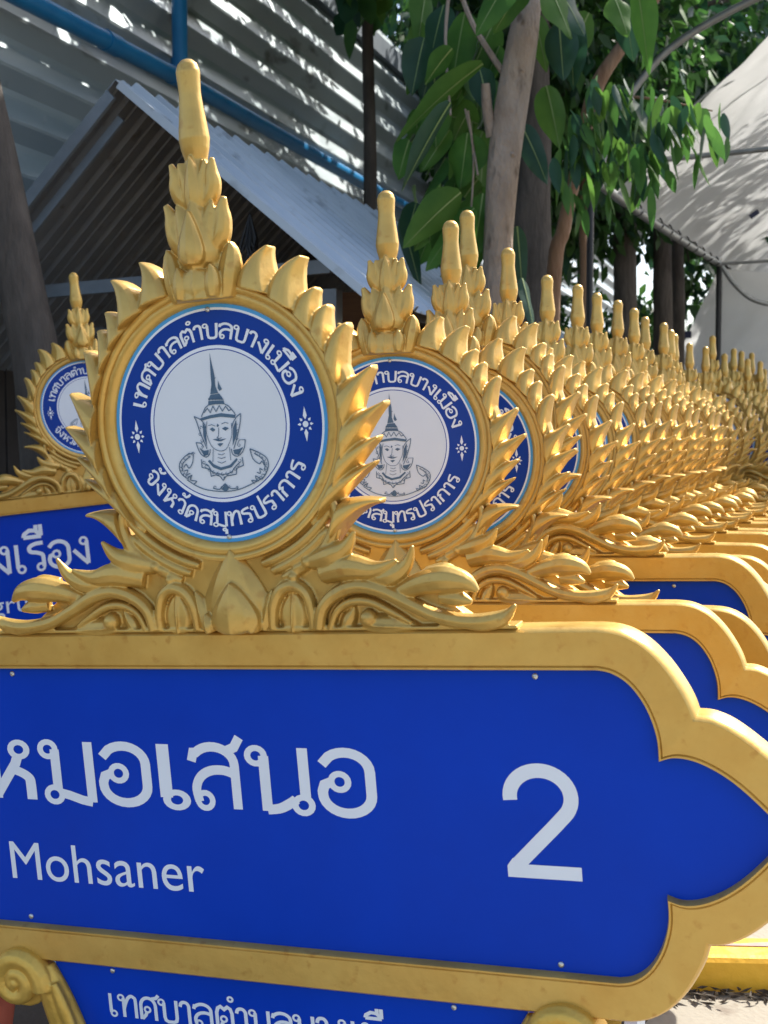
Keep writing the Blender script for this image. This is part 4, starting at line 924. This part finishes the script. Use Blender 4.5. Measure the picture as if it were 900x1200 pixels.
mb = MB(); q = at(692, 235, 8.6); mb.tube([Vector((q.x, q.y, 0)), q + Zu * .1], .024, 10); o = mb.build('steel_pole', M['black']); smooth_angle(o, 50); tag(o, 'thin black steel pole rising behind the seventh and eighth spires', 'pole')
mb = MB(); mb.tube([at(738, 191, 10.3), at(905, 174, 9.8), at(1010, 162, 9.5)], .023, 8); tb_(mb, 'tie_tube', M['tube'])
mb = MB(); mb.tube([E1, E1 + EN * 5.04], .018, 8); tb_(mb, 'tie_tube', M['tube'])
# fabric roof, slung under the arches, its front edge pulled back in a straight line
def fab(e, a):
    hs = [q for q in AP]
    for (a0, h0), (a1, h1) in zip(hs, hs[1:]):
        if a0 <= a <= a1: h = h0 + (h1 - h0) * (a - a0) / (a1 - a0); break
    ch = min(.955 * a, 1.358) if a < 2.45 else 1.358 * max(0, h) / 1.38
    h = ch * .78 + h * .22 * min(1, e / 2.1) + (ch * .22 * (1 - min(1, e / 2.1)))
    h -= .05 * abs(math.sin(math.pi * e / (EL * .5))) * min(1, a * 2)
    p = E0 + ED * e + EN * a + Zu * h
    k = .05 * noise.noise(Vector((e * 1.6, a * 2.1, 1))) + .028 * noise.noise(Vector((e * 9 + a * 6, a * 2.5 - e * 2, 4)))
    if a < .3: k += .012 * math.sin(e * 34) * (1 - a / .3)
    return p + Zu * k * min(1, .3 + a * 3)
mb = MB(); NA, NE = 90, 110; vs = []
for i in range(NA + 1):
    a = 4.98 * (i / NA) ** 1.15 + .012
    e0 = .46
    for j in range(NE + 1):
        e = e0 + (EL * 2 - .02 - e0) * j / NE; vs.append(fab(e, a))
mb.add(vs, [(i * (NE + 1) + j, i * (NE + 1) + j + 1, (i + 1) * (NE + 1) + j + 1, (i + 1) * (NE + 1) + j) for i in range(NA) for j in range(NE)])
tb_(mb, 'roof_fabric', M['fabric'])
# lashings along the eave and navy tabs
for i in range(11):
    e = .75 + (EL - 1.05) * i / 10; p = E0 + ED * e - Zu * .015
    mb = MB(); ring_ = [p + EN * (.046 * math.cos(R(a))) + Zu * (.046 * math.sin(R(a)) + .012) + ED * .0002 * a for a in range(0, 341, 20)]; mb.tube(ring_, .008, 5); tb_(mb, 'lashing', M['black'])
for px, py, Yd in ((858, 88, 9.9), (884, 251, 12.6)):
    q = at(px, py, Yd)
    mb = MB(); mb.box(q, (.05, .005, .025), Matrix.Rotation(R(-35), 3, 'Y')); tb_(mb, 'tab', M['velcro'], False)
# side wall of the next bay hanging from the eave arch
mb = MB(); n1, n2 = 30, 36; vs = []
TL, TR, BL, BR = at(842, 314, 14.2), at(1060, 305, 13.8), at(772, 470, 14.5), at(886, 470, 14.2)
for i in range(n1 + 1):
    for j in range(n2 + 1):
        s, t = i / n1, j / n2; p = (TL * (1 - s) + TR * s) * (1 - t) + (BL * (1 - s) + BR * s) * t
        p += Vector((0, 1, 0)) * (.05 * math.sin(s * 17 + t * 2) * (.3 + t) + .04 * noise.noise(p * 3)) - Zu * .10 * math.sin(math.pi * s) * (1 - t); vs.append(p)
mb.add(vs, [(i * (n2 + 1) + j, i * (n2 + 1) + j + 1, (i + 1) * (n2 + 1) + j + 1, (i + 1) * (n2 + 1) + j) for i in range(n1) for j in range(n2)])
tb_(mb, 'side_curtain', M['fabric'])
mb = MB(); P = [at(x, y, 13.9) for x, y in spline([(846, 312), (858, 330), (874, 346), (890, 354), (910, 356), (960, 350)], 4)]; mb.tube(P, .027, 8); tb_(mb, 'brace_tube', M['tube'])
q = at(806, 392, 14.2); mb = MB(); mb.box(q, (.04, .005, .04)); tb_(mb, 'tab', M['velcro'], False)
tag(tent, 'white canopy tent on arched grey tubes at the right', 'tent')
# dark storage cabin deep under the tent
q = at(945, 470, 16.2); t = empty('storage_cabin', (q.x, q.y, 0))
mb = MB(); mb.box((0, 0, 1.5), (.8, .5, 1.5)); cabin = mb.build('body', M['roof_dark'], t)
mb = MB(); mb.box((0, 0, 3.04), (.9, .6, .035)); mb.build('roof', M['black'], t)
mb = MB(); mb.box((.05, -.505, 1.0), (.4, .004, .98)); mb.build('door', M['black'], t)
tag(t, 'dark storage cabin behind the hanging white tent curtain', 'cabin')
